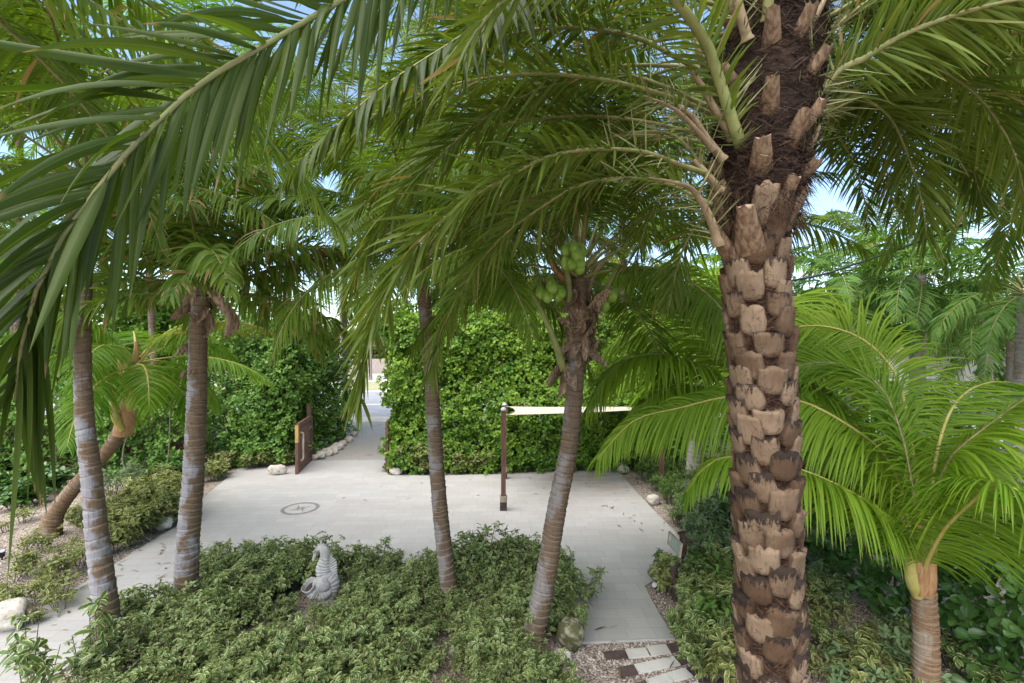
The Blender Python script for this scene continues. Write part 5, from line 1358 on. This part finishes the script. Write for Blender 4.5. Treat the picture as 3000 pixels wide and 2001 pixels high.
def shrub_variant(name, seed, leafm, n_st=9, h=0.55, spread=0.34, leaf=0.1, per=7, lf=8, tmpl=T_LANCE, label='', group=None, open_=86, pet=0.1):
    rng = np.random.default_rng(seed)
    root = thing(name, label, 'shrub', (0, 0, 0), group)
    mb, sb = MB(), MB()
    schefflera(mb, sb, rng, n_st, h, spread, leaf, per, lf, 0, tmpl, open_, pet)
    mb.build('foliage', [M[leafm]], root)
    sb.build('stem', [M['stem'], M['petiole']], root)
    return root

def place_all(variants, spots, rng, scale=(0.85, 1.15)):
    used = set()
    for i, s in enumerate(spots):
        v = variants[i % len(variants)]
        sc_ = rng.uniform(*scale) * (s[2] if len(s) > 2 else 1.0)
        loc = (s[0], s[1], 0.0); rz = rng.random() * 6.283
        if v.name not in used:
            used.add(v.name); v.location = loc; v.rotation_euler = (0, 0, rz); v.scale = (sc_,) * 3
        else:
            dup(v, loc, rz, sc_)

def bed():
    rng = np.random.default_rng(500)
    lab = 'variegated schefflera shrub in the dark green mass planting around the seahorse statue'
    vs = [shrub_variant('schefflera_shrub', 510 + i, 'schef_leaf', 17, 0.48, 0.37, 0.064, 9, 8, label=lab, group='scheffleras massed round the statue') for i in range(7)]
    spots = []
    y = 4.55
    while y < 8.75:
        x = -5.35
        while x < 0.95:
            X, Y = x + rng.normal(0, 0.09), y + rng.normal(0, 0.09)
            ok = True
            if math.hypot(X + 3.0, Y - 7.38) < 0.5: ok = False
            for b in (bA, bB, bC, bD):
                if math.hypot(X - b[0], Y - b[1]) < 0.22: ok = False
            if X > 0.55 and Y < 6.7: ok = False
            if X < -4.75 and Y < 5.9: ok = False
            if Y < 5.3 and X > 0.7: ok = False
            if -3.5 < X < -2.3 and Y < 7.3 and Y > 6.2: spots.append((X, Y, 0.6)); ok = False
            if ok: spots.append((X, Y, 0.85 + 0.25 * (0.5 + 0.5 * math.sin(X * 1.7 + Y)) + (0.3 * rng.random() ** 2 if Y > 8.2 else 0)))
            x += 0.47
        y += 0.44
    place_all(vs, spots, rng, (0.74, 1.24))
    # a few leggy stems along the near left corner
    lab2 = 'leggy shrub with sparse drooping leaves over the path at lower left'
    v = [shrub_variant('leggy_shrub', 530 + i, 'schef_leaf', 4, 0.95, 0.25, 0.11, 4, 6, label=lab2, group='leggy shrubs at lower left', open_=95) for i in range(2)]
    place_all(v, [(-5.4, 5.35), (-5.1, 5.15), (-4.95, 5.75)], rng)
bed()

def sunny_shrubs():
    rng = np.random.default_rng(540)
    lab = 'golden variegated shrub massed between the left path and the leaning palm'
    v = [shrub_variant('golden_shrub', 541 + i, 'gold_leaf', 10, 0.55, 0.4, 0.105, 8, 8, label=lab, group='golden shrubs left of the path') for i in range(4)]
    place_all(v, [tuple(G(x, y)[:2]) + (s,) for x, y, s in ((330, 1620, .9), (370, 1600, .9), (400, 1580, 1), (440, 1560, 1), (480, 1540, .9), (505, 1510, 1), (350, 1560, 1), (400, 1535, 1), (450, 1510, 1.1), (490, 1480, 1.1), (520, 1470, 1), (430, 1470, 1.1), (470, 1450, 1.1), (330, 1530, 1), (380, 1500, 1.1), (300, 1580, .8), (265, 1550, .8), (230, 1530, .7))], rng)
    lab = 'sparse yellow-green shrub on the gravel beside the left path'
    v = [shrub_variant('sparse_shrub', 551 + i, 'gold_leaf', 6, 0.42, 0.36, 0.085, 4, 6, label=lab, group='sparse shrubs on the gravel at left') for i in range(3)]
    place_all(v, [tuple(G(x, y)[:2]) + (s,) for x, y, s in ((60, 1780, .9), (110, 1760, .9), (150, 1700, 1), (200, 1700, 1), (170, 1760, .9), (40, 1700, .9), (100, 1680, 1), (230, 1660, 1), (60, 1620, .9), (20, 1760, .9), (280, 1640, .8), (190, 1630, .9), (130, 1620, .8), (70, 1530, .8), (20, 1560, .7), (120, 1830, .6), (180, 1790, .7))], rng)
    lab = 'grey-green fine-leaved shrub below the left hedge between the two left trunks'
    v = [shrub_variant('grey_shrub', 561, 'grey_leaf', 16, 0.8, 0.42, 0.06, 10, 7, tmpl=T_SMALL, label=lab, group='grey-green shrubs at left')]
    place_all(v, [tuple(G(x, y)[:2]) + (s,) for x, y, s in ((385, 1455, 1.1), (330, 1450, .9), (410, 1450, .8))], rng)
    lab = 'green rosette shrub in the dark corner under the thin hedge at left'
    v = [shrub_variant('rosette_shrub', 571 + i, 'clusia_leaf', 8, 0.6, 0.4, 0.16, 6, 7, tmpl=T_OB, label=lab, group='rosette shrubs at left') for i in range(2)]
    place_all(v, [tuple(G(x, y)[:2]) for x, y in ((40, 1490), (110, 1470), (-20, 1460), (470, 1440), (530, 1430), (500, 1410), (20, 1410), (160, 1440))], rng)
    lab = 'golden-leaved shrub at the foot of the hedge beside the gate'
    v = [shrub_variant('golden_shrub', 581, 'gold_leaf', 10, 0.5, 0.4, 0.1, 8, 8, label=lab, group='golden shrubs by the gate')]
    place_all(v, [tuple(G(x, y)[:2]) for x, y in ((650, 1395), (625, 1410), (670, 1375), (740, 1372), (780, 1368), (830, 1368))], rng)
    lab = 'cream variegated shrub at the foot of the tall hedge, left of the sail'
    v = [shrub_variant('cream_shrub', 591 + i, 'gold_leaf', 11, 0.72, 0.42, 0.1, 8, 8, label=lab, group='cream shrubs at the foot of the tall hedge') for i in range(3)]
    place_all(v, [tuple(G(x, y)[:2]) + (s,) for x, y, s in ((1170, 1385, .9), (1200, 1386, 1.1), (1235, 1388, 1.0), (1270, 1388, .9), (1315, 1386, 1.2), (1350, 1386, 1.1), (1385, 1386, 1), (1420, 1386, .9), (1455, 1380, .8))], rng)
    lab = 'fresh green small-leaved shrub on the gravel among the right-hand sail posts'
    v = [shrub_variant('green_shrub', 601 + i, 'lime_leaf', 15, 0.55, 0.42, 0.065, 9, 6, tmpl=T_SMALL, label=lab, group='green shrubs by the sail posts') for i in range(3)]
    place_all(v, [tuple(G(x, y)[:2]) + (s,) for x, y, s in ((1890, 1410, .9), (1920, 1400, 1), (1960, 1415, 1), (1990, 1440, .9), (1960, 1470, 1), (2000, 1490, 1), (2040, 1450, 1.1), (2080, 1440, 1.1), (2010, 1400, 1.2), (1990, 1540, .9), (2030, 1520, 1), (1930, 1440, .7), (2120, 1490, 1.1), (2080, 1500, 1))], rng)
    lab = 'grey-green shrub on the slope between the sign and the thick trunk'
    v = [shrub_variant('grey_shrub', 611 + i, 'grey_leaf', 16, 0.85, 0.45, 0.075, 9, 7, tmpl=T_LANCE, label=lab, group='grey-green shrubs behind the sign') for i in range(3)]
    place_all(v, [tuple(G(x, y)[:2]) + (s,) for x, y, s in ((2050, 1560, 1), (2100, 1570, 1.1), (2030, 1620, 1), (2090, 1640, 1.1), (2140, 1620, 1.2), (2060, 1690, 1), (2120, 1700, 1.1), (2150, 1540, 1))], rng)
    lab = 'yellow-edged schefflera shrub between the walkway and the thick date palm trunk'
    v = [shrub_variant('schefflera_shrub', 621 + i, ('gold_leaf', 'schef_leaf', 'lime_leaf', 'schef_leaf')[i], 10, 0.62, 0.38, 0.1, 7, 8, label=lab, group='scheffleras by the thick trunk') for i in range(4)]
    place_all(v, [tuple(G(x, y)[:2]) + (s,) for x, y, s in ((1970, 1750, .8), (2030, 1760, 1), (2090, 1790, 1), (2040, 1830, 1), (2110, 1850, 1.05), (2060, 1910, 1), (2120, 1930, 1), (2070, 1990, .85), (2140, 2020, 1), (2160, 1760, 1.1), (1935, 1705, .7), (2010, 1880, .7), (2200, 1880, 1), (2250, 1960, 1))], rng)
    lab = 'low pale variegated shrub on the gravel right of the thick trunk'
    v = [shrub_variant('pale_shrub', 631 + i, ('schef_leaf', 'grey_leaf', 'gold_leaf', 'grey_leaf')[i], 7, 0.4, 0.36, 0.09, 6, 7, label=lab, group='low shrubs right of the thick trunk') for i in range(4)]
    place_all(v, [tuple(G(x, y)[:2]) + (s,) for x, y, s in ((2390, 1760, 1), (2430, 1740, 1), (2400, 1830, 1), (2450, 1800, .9), (2410, 1900, .9), (2480, 1960, 1), (2540, 1980, 1), (2600, 1960, 1), (2650, 1930, .9), (2500, 2050, 1), (2590, 2060, 1), (2680, 2040, 1), (2790, 1960, .9), (2860, 1990, 1), (2400, 2000, .8), (2640, 1880, .7), (2940, 2060, 1))], rng)
sunny_shrubs()

# ------------------------------------------------------------------ seahorse statue with shell planter
def seahorse():
    k = 0.001347
    b = G(951, 1790)
    root = thing('seahorse_statue', 'grey cast stone seahorse statue with an open shell planter among the shrubs', 'statue', b)
    Q = lambda x, y, d=0.0: A(b[0] + (x - 1000) * k, b[1] + d, (1240 - y) * k + 0.02)
    # body with rings, head and snout as one surface
    pts = [Q(868, 712), Q(878, 685), Q(888, 655), Q(900, 615), Q(930, 580), Q(970, 575), Q(1003, 610), Q(1010, 670), Q(1000, 740), Q(990, 810), Q(1000, 860), Q(1040, 905), Q(1085, 950), Q(1100, 1010), Q(1080, 1075), Q(1040, 1120), Q(1020, 1170)]
    rads = np.array([17, 20, 22, 40, 56, 58, 60, 72, 82, 88, 86, 84, 74, 66, 62, 66, 80]) * k
    n = 190
    p = catmull(pts, n)
    cum = np.linspace(0, 1, len(pts)); r = np.interp(np.linspace(0, 1, n), cum, rads)
    s = np.linspace(0, 1, n)
    ridge = np.where((s > 0.36), np.abs(np.sin(s * math.pi * 26)) ** 0.6 * 0.16 - 0.05, 0.0)
    ridge = np.where((s > 0.56) & (s < 0.68), ridge * 0.25, ridge)
    mb = MB(); mb.tube(p, r * (1 + ridge), 20, 0, up=A(0, 1, 0), flat=0.85)
    for sd in (-1, 1):   # eyes and cheek
        e = Q(888, 600, sd * 0.045); th = np.linspace(0, math.pi, 7); ph = np.linspace(0, 6.283, 10, endpoint=False)
        V = np.array([[e + 0.017 * A(math.sin(t) * math.cos(q), math.cos(t), math.sin(t) * math.sin(q)) for q in ph] for t in th]); mb.grid(V, None, 0, closed=True)
    mb.tube(catmull([Q(895, 560, 0), Q(880, 545, 0), Q(872, 560, 0)], 6), [0.02, 0.016, 0.012, 0.01, 0.008, 0.006], 7, 0)
    mb.build('body', [M['statue']], root)
    # ridged crest and fin along the back
    inn = [Q(940, 560), Q(985, 575), Q(1025, 620), Q(1040, 680), Q(1035, 750), Q(1030, 820), Q(1060, 880), Q(1100, 940), Q(1110, 1010), Q(1085, 1075)]
    outr = [Q(915, 520), Q(1000, 520), Q(1062, 600), Q(1085, 655), Q(1140, 720), Q(1148, 800), Q(1152, 870), Q(1164, 930), Q(1152, 1015), Q(1100, 1085)]
    m_ = 120
    a, c = catmull(inn, m_), catmull(outr, m_)
    w = 0.5 - 0.5 * np.cos(np.linspace(0, 2 * math.pi * 24, m_))
    c = a + (c - a) * (0.9 + 0.1 * w)[:, None]
    rows = []
    u = np.linspace(0, 1, 6)
    for sd in (-1, 1):
        V = a[:, None] + (c - a)[:, None] * u[None, :, None]
        V[..., 1] += sd * ((0.05 * (1 - u)[None] + 0.006) * np.ones((m_, 1)) + 0.014 * (w[:, None] - 0.5) * (0.4 + u[None] * 0.6))
        mb2 = V if sd < 0 else V[:, ::-1]
        rows.append(mb2)
    mb = MB()
    for V in rows: mb.grid(V)
    mb.grid(np.stack([rows[0][:, -1], rows[1][:, 0]], 1))
    mb.build('back_fin', [M['statue']], root)
    # snail shell: coiled whorls with ridges and an open mouth at the left
    mb = MB()
    n, m_ = 120, 24
    c0 = Q(1000, 985, -0.07)
    for_ = np.linspace(0, 1, n)
    ang = np.pi * (0.15 + 2.1 * for_); R = 0.02 + 0.13 * for_ ** 1.2
    path = np.stack([c0[0] - np.cos(ang) * R * 0.9 - 0.02 * for_, c0[1] - 0.03 - 0.03 * for_, c0[2] + np.sin(ang) * R * 0.85 - 0.02 * for_], 1)
    path = catmull([Q(1075, 990, -0.02), Q(1060, 1050, -0.05), Q(990, 1075, -0.07), Q(930, 1050, -0.07), Q(885, 1015, -0.08), Q(866, 975, -0.09), Q(858, 935, -0.115)], n)
    rr = np.interp(for_, [0, 0.3, 0.6, 0.8, 0.93, 1], [0.05, 0.095, 0.125, 0.128, 0.12, 0.112])
    rr = rr * (1 + 0.035 * np.sin(for_ * 6.28 * 13))
    mb.tube(path[:96], rr[:96] * np.interp(np.arange(96), [80, 95], [1.0, 0.8]), m_, 0, up=A(0, 1, 0), flat=0.95, cap=True)
    # flaring bowl of the last whorl, its open mouth turned up and to the left
    c_m = Q(862, 968, -0.10); ax_m = nrm(A(-0.30, -0.42, 0.86)); e1 = nrm(np.cross(ax_m, A(0, 1, 0))); e2 = np.cross(ax_m, e1)
    th = np.linspace(0, 2 * math.pi, 41)[:-1]
    prof = ((-0.15, 0.015), (-0.14, 0.06), (-0.11, 0.096), (-0.06, 0.116), (0.0, 0.122), (0.025, 0.125), (0.03, 0.119), (0.02, 0.111), (-0.03, 0.103), (-0.05, 0.09), (-0.055, 0.05), (-0.055, 0.004))
    rows = []
    for h_, r_ in prof:
        wav = 1 + 0.03 * np.sin(11 * th + 20 * h_) * (r_ > 0.1)
        rows.append(c_m + ax_m * h_ + (ax_m[None] * (0.014 * np.sin(3 * th) * (h_ > -0.02))[:, None]) + (r_ * wav)[:, None] * (np.cos(th)[:, None] * e1 + np.sin(th)[:, None] * e2))
    mb.grid(np.array(rows)[::-1], None, 0, closed=True)
    # upper whorl
    th = np.linspace(0, math.pi, 18); ph = np.linspace(0, 2 * math.pi, 40, endpoint=False)
    ce = Q(992, 965, -0.07)
    V = np.array([[ce + A(0.145 * math.sin(t) * math.cos(q), 0.10 * math.cos(t), 0.135 * math.sin(t) * math.sin(q)) * (1 + 0.03 * math.sin(12 * q + 5 * t)) for q in ph] for t in th])
    mb.grid(V, None, 0, closed=True)
    shell = mb.build('shell', [M['statue']], root)
    mb = MB(); mb.tube(np.array([c_m - ax_m * 0.054, c_m - ax_m * 0.04, c_m - ax_m * 0.034]), np.array([0.085, 0.09, 0.05]), 16, 0, up=e1); mb.build('soil', [solid_mat('dark soil', (0.03, 0.022, 0.015), (0.06, 0.045, 0.03), 20, 0.95)], shell, root['_o'])
    # flared base with drapery folds
    mb = MB()
    ph = np.linspace(0, 2 * math.pi, 48, endpoint=False); rows = []
    for t in np.linspace(0, 1, 9):
        cx = Q(1030, 1150).copy() * (1 - t) + Q(1020, 1240) * t; cx[2] = 0.02 + (1 - t) * 0.19 - 0.02
        R = 0.075 + 0.10 * t ** 1.4
        f = 1 + 0.07 * t * np.sin(9 * ph) + 0.02 * np.sin(17 * ph)
        rows.append(np.stack([cx[0] + R * f * np.cos(ph) * 1.15, cx[1] + R * f * np.sin(ph), np.full(48, cx[2])], 1))
    mb.grid(np.array(rows)[::-1], None, 0, closed=True)
    mb.build('base', [M['statue']], root)
    root.location = (b[0], b[1], 0.06)
seahorse()

# ------------------------------------------------------------------ sign on a driftwood post
def sign():
    rng = np.random.default_rng(9)
    b = G(1977, 1760)
    root = thing('garden_sign', 'small sage green sign in a tan frame on a dark driftwood post', 'sign', b)
    mb = MB()
    p = catmull([b - A(0, 0, 0.03), b + A(0.02, 0, 0.25), b + A(-0.02, 0, 0.5), b + A(0.11, -0.02, 0.78), b + A(0.13, -0.03, 0.98), b + A(0.10, -0.02, 1.12)], 24)
    mb.tube(p, 0.055 * (1 + 0.22 * rng.normal(0, 1, 24) * 0.6), 9, 0)
    for s, d in ((0.97, A(0.26, 0.02, -0.01)), (0.45, A(-0.14, 0.02, 0.12)), (0.6, A(0.13, 0.05, 0.08))):
        q = b + A(0.11 if s > 0.7 else 0.03, -0.02, s); mb.tube(np.array([q, q + d * 0.5 + A(0, 0, 0.02), q + d]), [0.03, 0.022, 0.012], 7, 0)
    mb.build('post', [M['dark_wood']], root)
    TL, TR, BR, BL = P(1962, 1556, 7.95), P(1999, 1593, 7.4), P(1993, 1634, 7.4), P(1958, 1592, 7.95)
    n = nrm(np.cross(TR - TL, BL - TL)); n = n if n[0] < 0 else -n
    W = lambda u, v, o=0.0: (1 - v) * ((1 - u) * TL + u * TR) + v * ((1 - u) * BL + u * BR) + n * o
    def plate(u0, u1, v0, v1, o0, o1, m, name):
        mb = MB(); v = [W(u, w, o) for o in (o0, o1) for u, w in ((u0, v0), (u1, v0), (u1, v1), (u0, v1))]
        mb.add(v, [[0, 1, 2, 3], [7, 6, 5, 4], [4, 5, 1, 0], [5, 6, 2, 1], [6, 7, 3, 2], [7, 4, 0, 3]], None, 0, False)
        return mb.build(name, [m], root)
    face = plate(0.05, 0.95, 0.08, 0.92, -0.01, 0.012, M['sign_face'], 'face')
    for u0, u1, v0, v1 in ((0, 1, 0, 0.075), (0, 1, 0.925, 1), (0, 0.045, 0.076, 0.924), (0.955, 1, 0.076, 0.924)):
        plate(u0, u1, v0, v1, -0.012, 0.022, M['sign_frame'], 'frame')
    mb = MB()
    th = np.linspace(0, 2 * math.pi, 19)
    cen = W(0.16, 0.42, 0.015)
    eu, ev = nrm(TR - TL), nrm(BL - TL)
    V = np.array([[cen + (eu * math.cos(t) + ev * math.sin(t)) * r for t in th] for r in (0.0005, 0.05)]); mb.grid(V, None, 0, smooth=False)
    for v_, u0, u1 in ((0.3, 0.3, 0.62), (0.46, 0.3, 0.86), (0.46 + .13, 0.42, 0.8), (0.72, 0.5, 0.76)):   # rows too worn to read
        u = u0
        while u < u1:
            w_ = rng.uniform(0.02, 0.05); q = [W(u, v_, 0.0145), W(u + w_, v_, 0.0145), W(u + w_, v_ + 0.06, 0.0145), W(u, v_ + 0.06, 0.0145)]
            mb.add(q, [[0, 1, 2, 3]], None, 0, False); u += w_ + 0.02
    mb.build('lettering', [M['sign_mark']], face, root['_o'])
sign()

# ------------------------------------------------------------------ stepping slabs in the gravel
def slabs():
    C = lambda x, y: G(1850 + x * 0.3195, 1500 + y * 0.3195)
    D = lambda x, y: G(1000 + x * 0.4464, 1300 + y * 0.4464)
    rows = [('brown', [D(1720, 1375), D(1860, 1360), D(1885, 1415), D(1740, 1425)], 'brown slab at the left end of the first row below the paving'),
            ('cream', [D(1862, 1360), D(2003, 1345), D(2033, 1400), D(1888, 1414)], 'cream slab left of centre in the first row below the paving'),
            ('cream', [C(128, 1245), C(315, 1225), C(360, 1298), C(170, 1335)], 'cream slab right of centre in the first row below the paving'),
            ('brown', [C(320, 1225), C(480, 1192), C(530, 1265), C(365, 1296)], 'brown slab partly under gravel at the right end of the first row'),
            ('brown', [C(-130, 1440), C(17, 1411), C(62, 1490), C(-90, 1535)], 'brown slab at the left end of the second row'),
            ('cream', [C(22, 1410), C(383, 1336), C(450, 1410), C(67, 1490)], 'long cream slab in the middle of the second row'),
            ('brown', [C(400, 1340), C(580, 1295), C(630, 1363), C(455, 1409)], 'brown slab at the right end of the second row'),
            ('brown', [C(-60, 1620), C(125, 1555), C(180, 1640), C(0, 1690)], 'brown slab at the left of the third row, cut by the bottom edge'),
            ('cream', [C(130, 1552), C(312, 1491), C(383, 1566), C(190, 1640)], 'left cream slab of the third row'),
            ('cream', [C(318, 1489), C(490, 1440), C(565, 1518), C(390, 1565)], 'right cream slab of the third row'),
            ('brown', [C(503, 1446), C(675, 1386), C(745, 1450), C(572, 1510)], 'brown slab at the right end of the third row'),
            ('cream', [C(440, 1632), C(600, 1562), C(680, 1640), C(510, 1700)], 'cream slab of the fourth row, cut by the bottom edge'),
            ('brown', [C(612, 1558), C(790, 1486), C(872, 1566), C(690, 1640)], 'brown slab of the lowest row beside the thick trunk'),]
    for kind, q, lab in rows:
        mb = MB(); v = [A(p[0], p[1], 0.022) for p in q] + [A(p[0], p[1], -0.03) for p in q]
        mb.add(v, [[3, 2, 1, 0], [0, 1, 5, 4], [1, 2, 6, 5], [2, 3, 7, 6], [3, 0, 4, 7]], None, 0, False)
        o = mb.build('stepping_slab', [M['brown_slab'] if kind == 'brown' else M['slab']])
        tag(o, lab, 'paving slab', 'stepping slabs in the gravel')
slabs()
# loose pebbles
def pebbles():
    rng = np.random.default_rng(800)
    mb = MB()
    reg = [((0.4, 4.9), (3.4, 6.9), 2600), ((3.0, 5.0), (5.6, 8.2), 2200), ((1.9, 7.2), (3.2, 8.6), 500), ((3.0, 10.5), (4.6, 14.5), 1100), ((-10, 6.9), (-6.2, 10.5), 2200), ((0.55, 6.0), (1.1, 8.2), 350)]
    th = np.linspace(0, math.pi, 4); ph = np.linspace(0, 2 * math.pi, 6, endpoint=False)
    S = np.array([[A(math.sin(t) * math.cos(p), math.sin(t) * math.sin(p), math.cos(t)) for p in ph] for t in th]).reshape(-1, 3)
    i, j = np.meshgrid(np.arange(3), np.arange(6), indexing='ij'); j2 = (j + 1) % 6
    q = np.stack([i * 6 + j, (i + 1) * 6 + j, (i + 1) * 6 + j2, i * 6 + j2], -1).reshape(-1, 4)
    for (x0, y0), (x1, y1), n in reg:
        pos = np.stack([rng.uniform(x0, x1, n), rng.uniform(y0, y1, n), np.full(n, 0.006)], 1)
        r = rng.uniform(0.007, 0.017, n)
        e = nrm(np.stack([rng.normal(0, 1, n), rng.normal(0, 1, n), np.zeros(n)], 1)); f = np.stack([-e[:, 1], e[:, 0], e[:, 2]], 1); g = np.tile(A(0, 0, 0.7), (n, 1))
        mb.leaves(S, q, np.zeros((24, 3)), pos, e * 1.3, f, g, r, rng.random(n))
    m, nt, out = mat('loose pebble')
    u, v, r = luv(nt)
    col = mix(nt, r, (0.26, 0.2, 0.155), (0.62, 0.57, 0.5))
    bs = N(nt, 'ShaderNodeBsdfPrincipled', i_Base_Color=col, i_Roughness=0.8); nt.links.new(bs.outputs[0], out.inputs[0])
    o = mb.build('gravel', [m]); tag(o, 'loose beige pebbles scattered over the planting beds', 'gravel', kind='stuff')
pebbles()

# dead leaflets dropped on the gravel and along the edges of the paving
def litter():
    rng = np.random.default_rng(820)
    mb = MB()
    reg = [((0.3, 5.0), (3.4, 7.0), 40), ((-9, 6.8), (-6.2, 10), 60), ((-5.3, 8.9), (1.0, 9.7), 26), ((2.2, 10.5), (4.4, 14.5), 46), ((-6, 12.5), (3, 14.9), 22), ((-5.2, 4.8), (0.8, 8.6), 60), ((3.2, 5.2), (5.4, 8.4), 50)]
    for (x0, y0), (x1, y1), n in reg:
        B = np.stack([rng.uniform(x0, x1, n), rng.uniform(y0, y1, n), np.full(n, 0.042)], 1)
        a = rng.random(n) * 6.283
        D = nrm(np.stack([np.cos(a), np.sin(a), rng.uniform(0.0, 0.12, n)], 1))
        W = nrm(np.stack([-np.sin(a), np.cos(a), rng.normal(0, 0.15, n)], 1))
        mb.ribbons(B, D, W, rng.uniform(0.05, 0.2, n), rng.uniform(0.005, 0.016, n), 4, rng.uniform(0, 0.05, n), rng.uniform(0.1, 0.8, n), rng.random(n), [0.4, 1, 0.9, 0.1])
    o = mb.build('leaf_litter', [M['dead_leaf']]); tag(o, 'dead brown leaflets scattered on the gravel and paving', 'litter', kind='stuff')
litter()

# ------------------------------------------------------------------ small lamps and cables
def spotlight(label, px, py, d=(0.3, -0.3, 0.9)):
    b = G(px, py)
    root = thing('garden_spotlight', label, 'lamp', b)
    d = nrm(A(*d))
    mb = MB(); mb.tube(np.array([b, b + A(0, 0, 0.1)]), 0.012, 7, 0, up=A(1, 0, 0)); mb.build('stake', [M['black']], root)
    mb = MB(); c = b + A(0, 0, 0.11)
    mb.tube(np.array([c - d * 0.07, c - d * 0.05, c + d * 0.06, c + d * 0.08]), [0.03, 0.045, 0.05, 0.055], 12, 0, up=A(1, 0, 0.1)); head = mb.build('lamp_head', [M['black']], root)
    mb = MB(); mb.tube(np.array([c + d * 0.0805, c + d * 0.084]), 0.044, 12, 0, up=A(1, 0, 0.1)); mb.build('lens', [M['metal']], head, root['_o'])
spotlight('small black spotlight on the gravel left of the young palm trunk', 2550, 1885)
spotlight('small black spotlight at the foot of the sign post', 1924, 1738, (-0.5, -0.4, 0.5))
spotlight('small black spotlight at the left edge of the picture on the gravel', 6, 1640)
def cable(label, pts, r, twist=False):
    p = catmull([P(*q) for q in pts], 60)
    mb = MB()
    if twist:
        t = np.linspace(0, 2 * math.pi * 26, 60)
        mb.tube(p + np.stack([0 * t, np.cos(t), np.sin(t)], 1) * r * 1.2, r * 0.7, 6, 0, up=A(0, 0, 1))
    mb.tube(p, r, 7, 0, up=A(0, 0, 1))
    o = mb.build('power_cable', [M['cable']]); tag(o, label, 'cable')
cable('thick black cable crossing the right background in front of the slender palms', [(1800, 900, 9), (2330, 820, 8.5), (2500, 775, 8.2), (2700, 705, 7.9), (3000, 590, 7.4), (3400, 430, 7)], 0.021)
cable('thin twisted cable just left of the thick trunk', [(1900, 838, 17), (2010, 852, 17), (2120, 858, 16.5), (2330, 860, 16), (3300, 900, 15)], 0.02, True)
cable('thin overhead wire across the road behind the driveway opening', [(-500, 950, 50), (930, 968, 50), (1150, 972, 50), (2600, 960, 50)], 0.05)
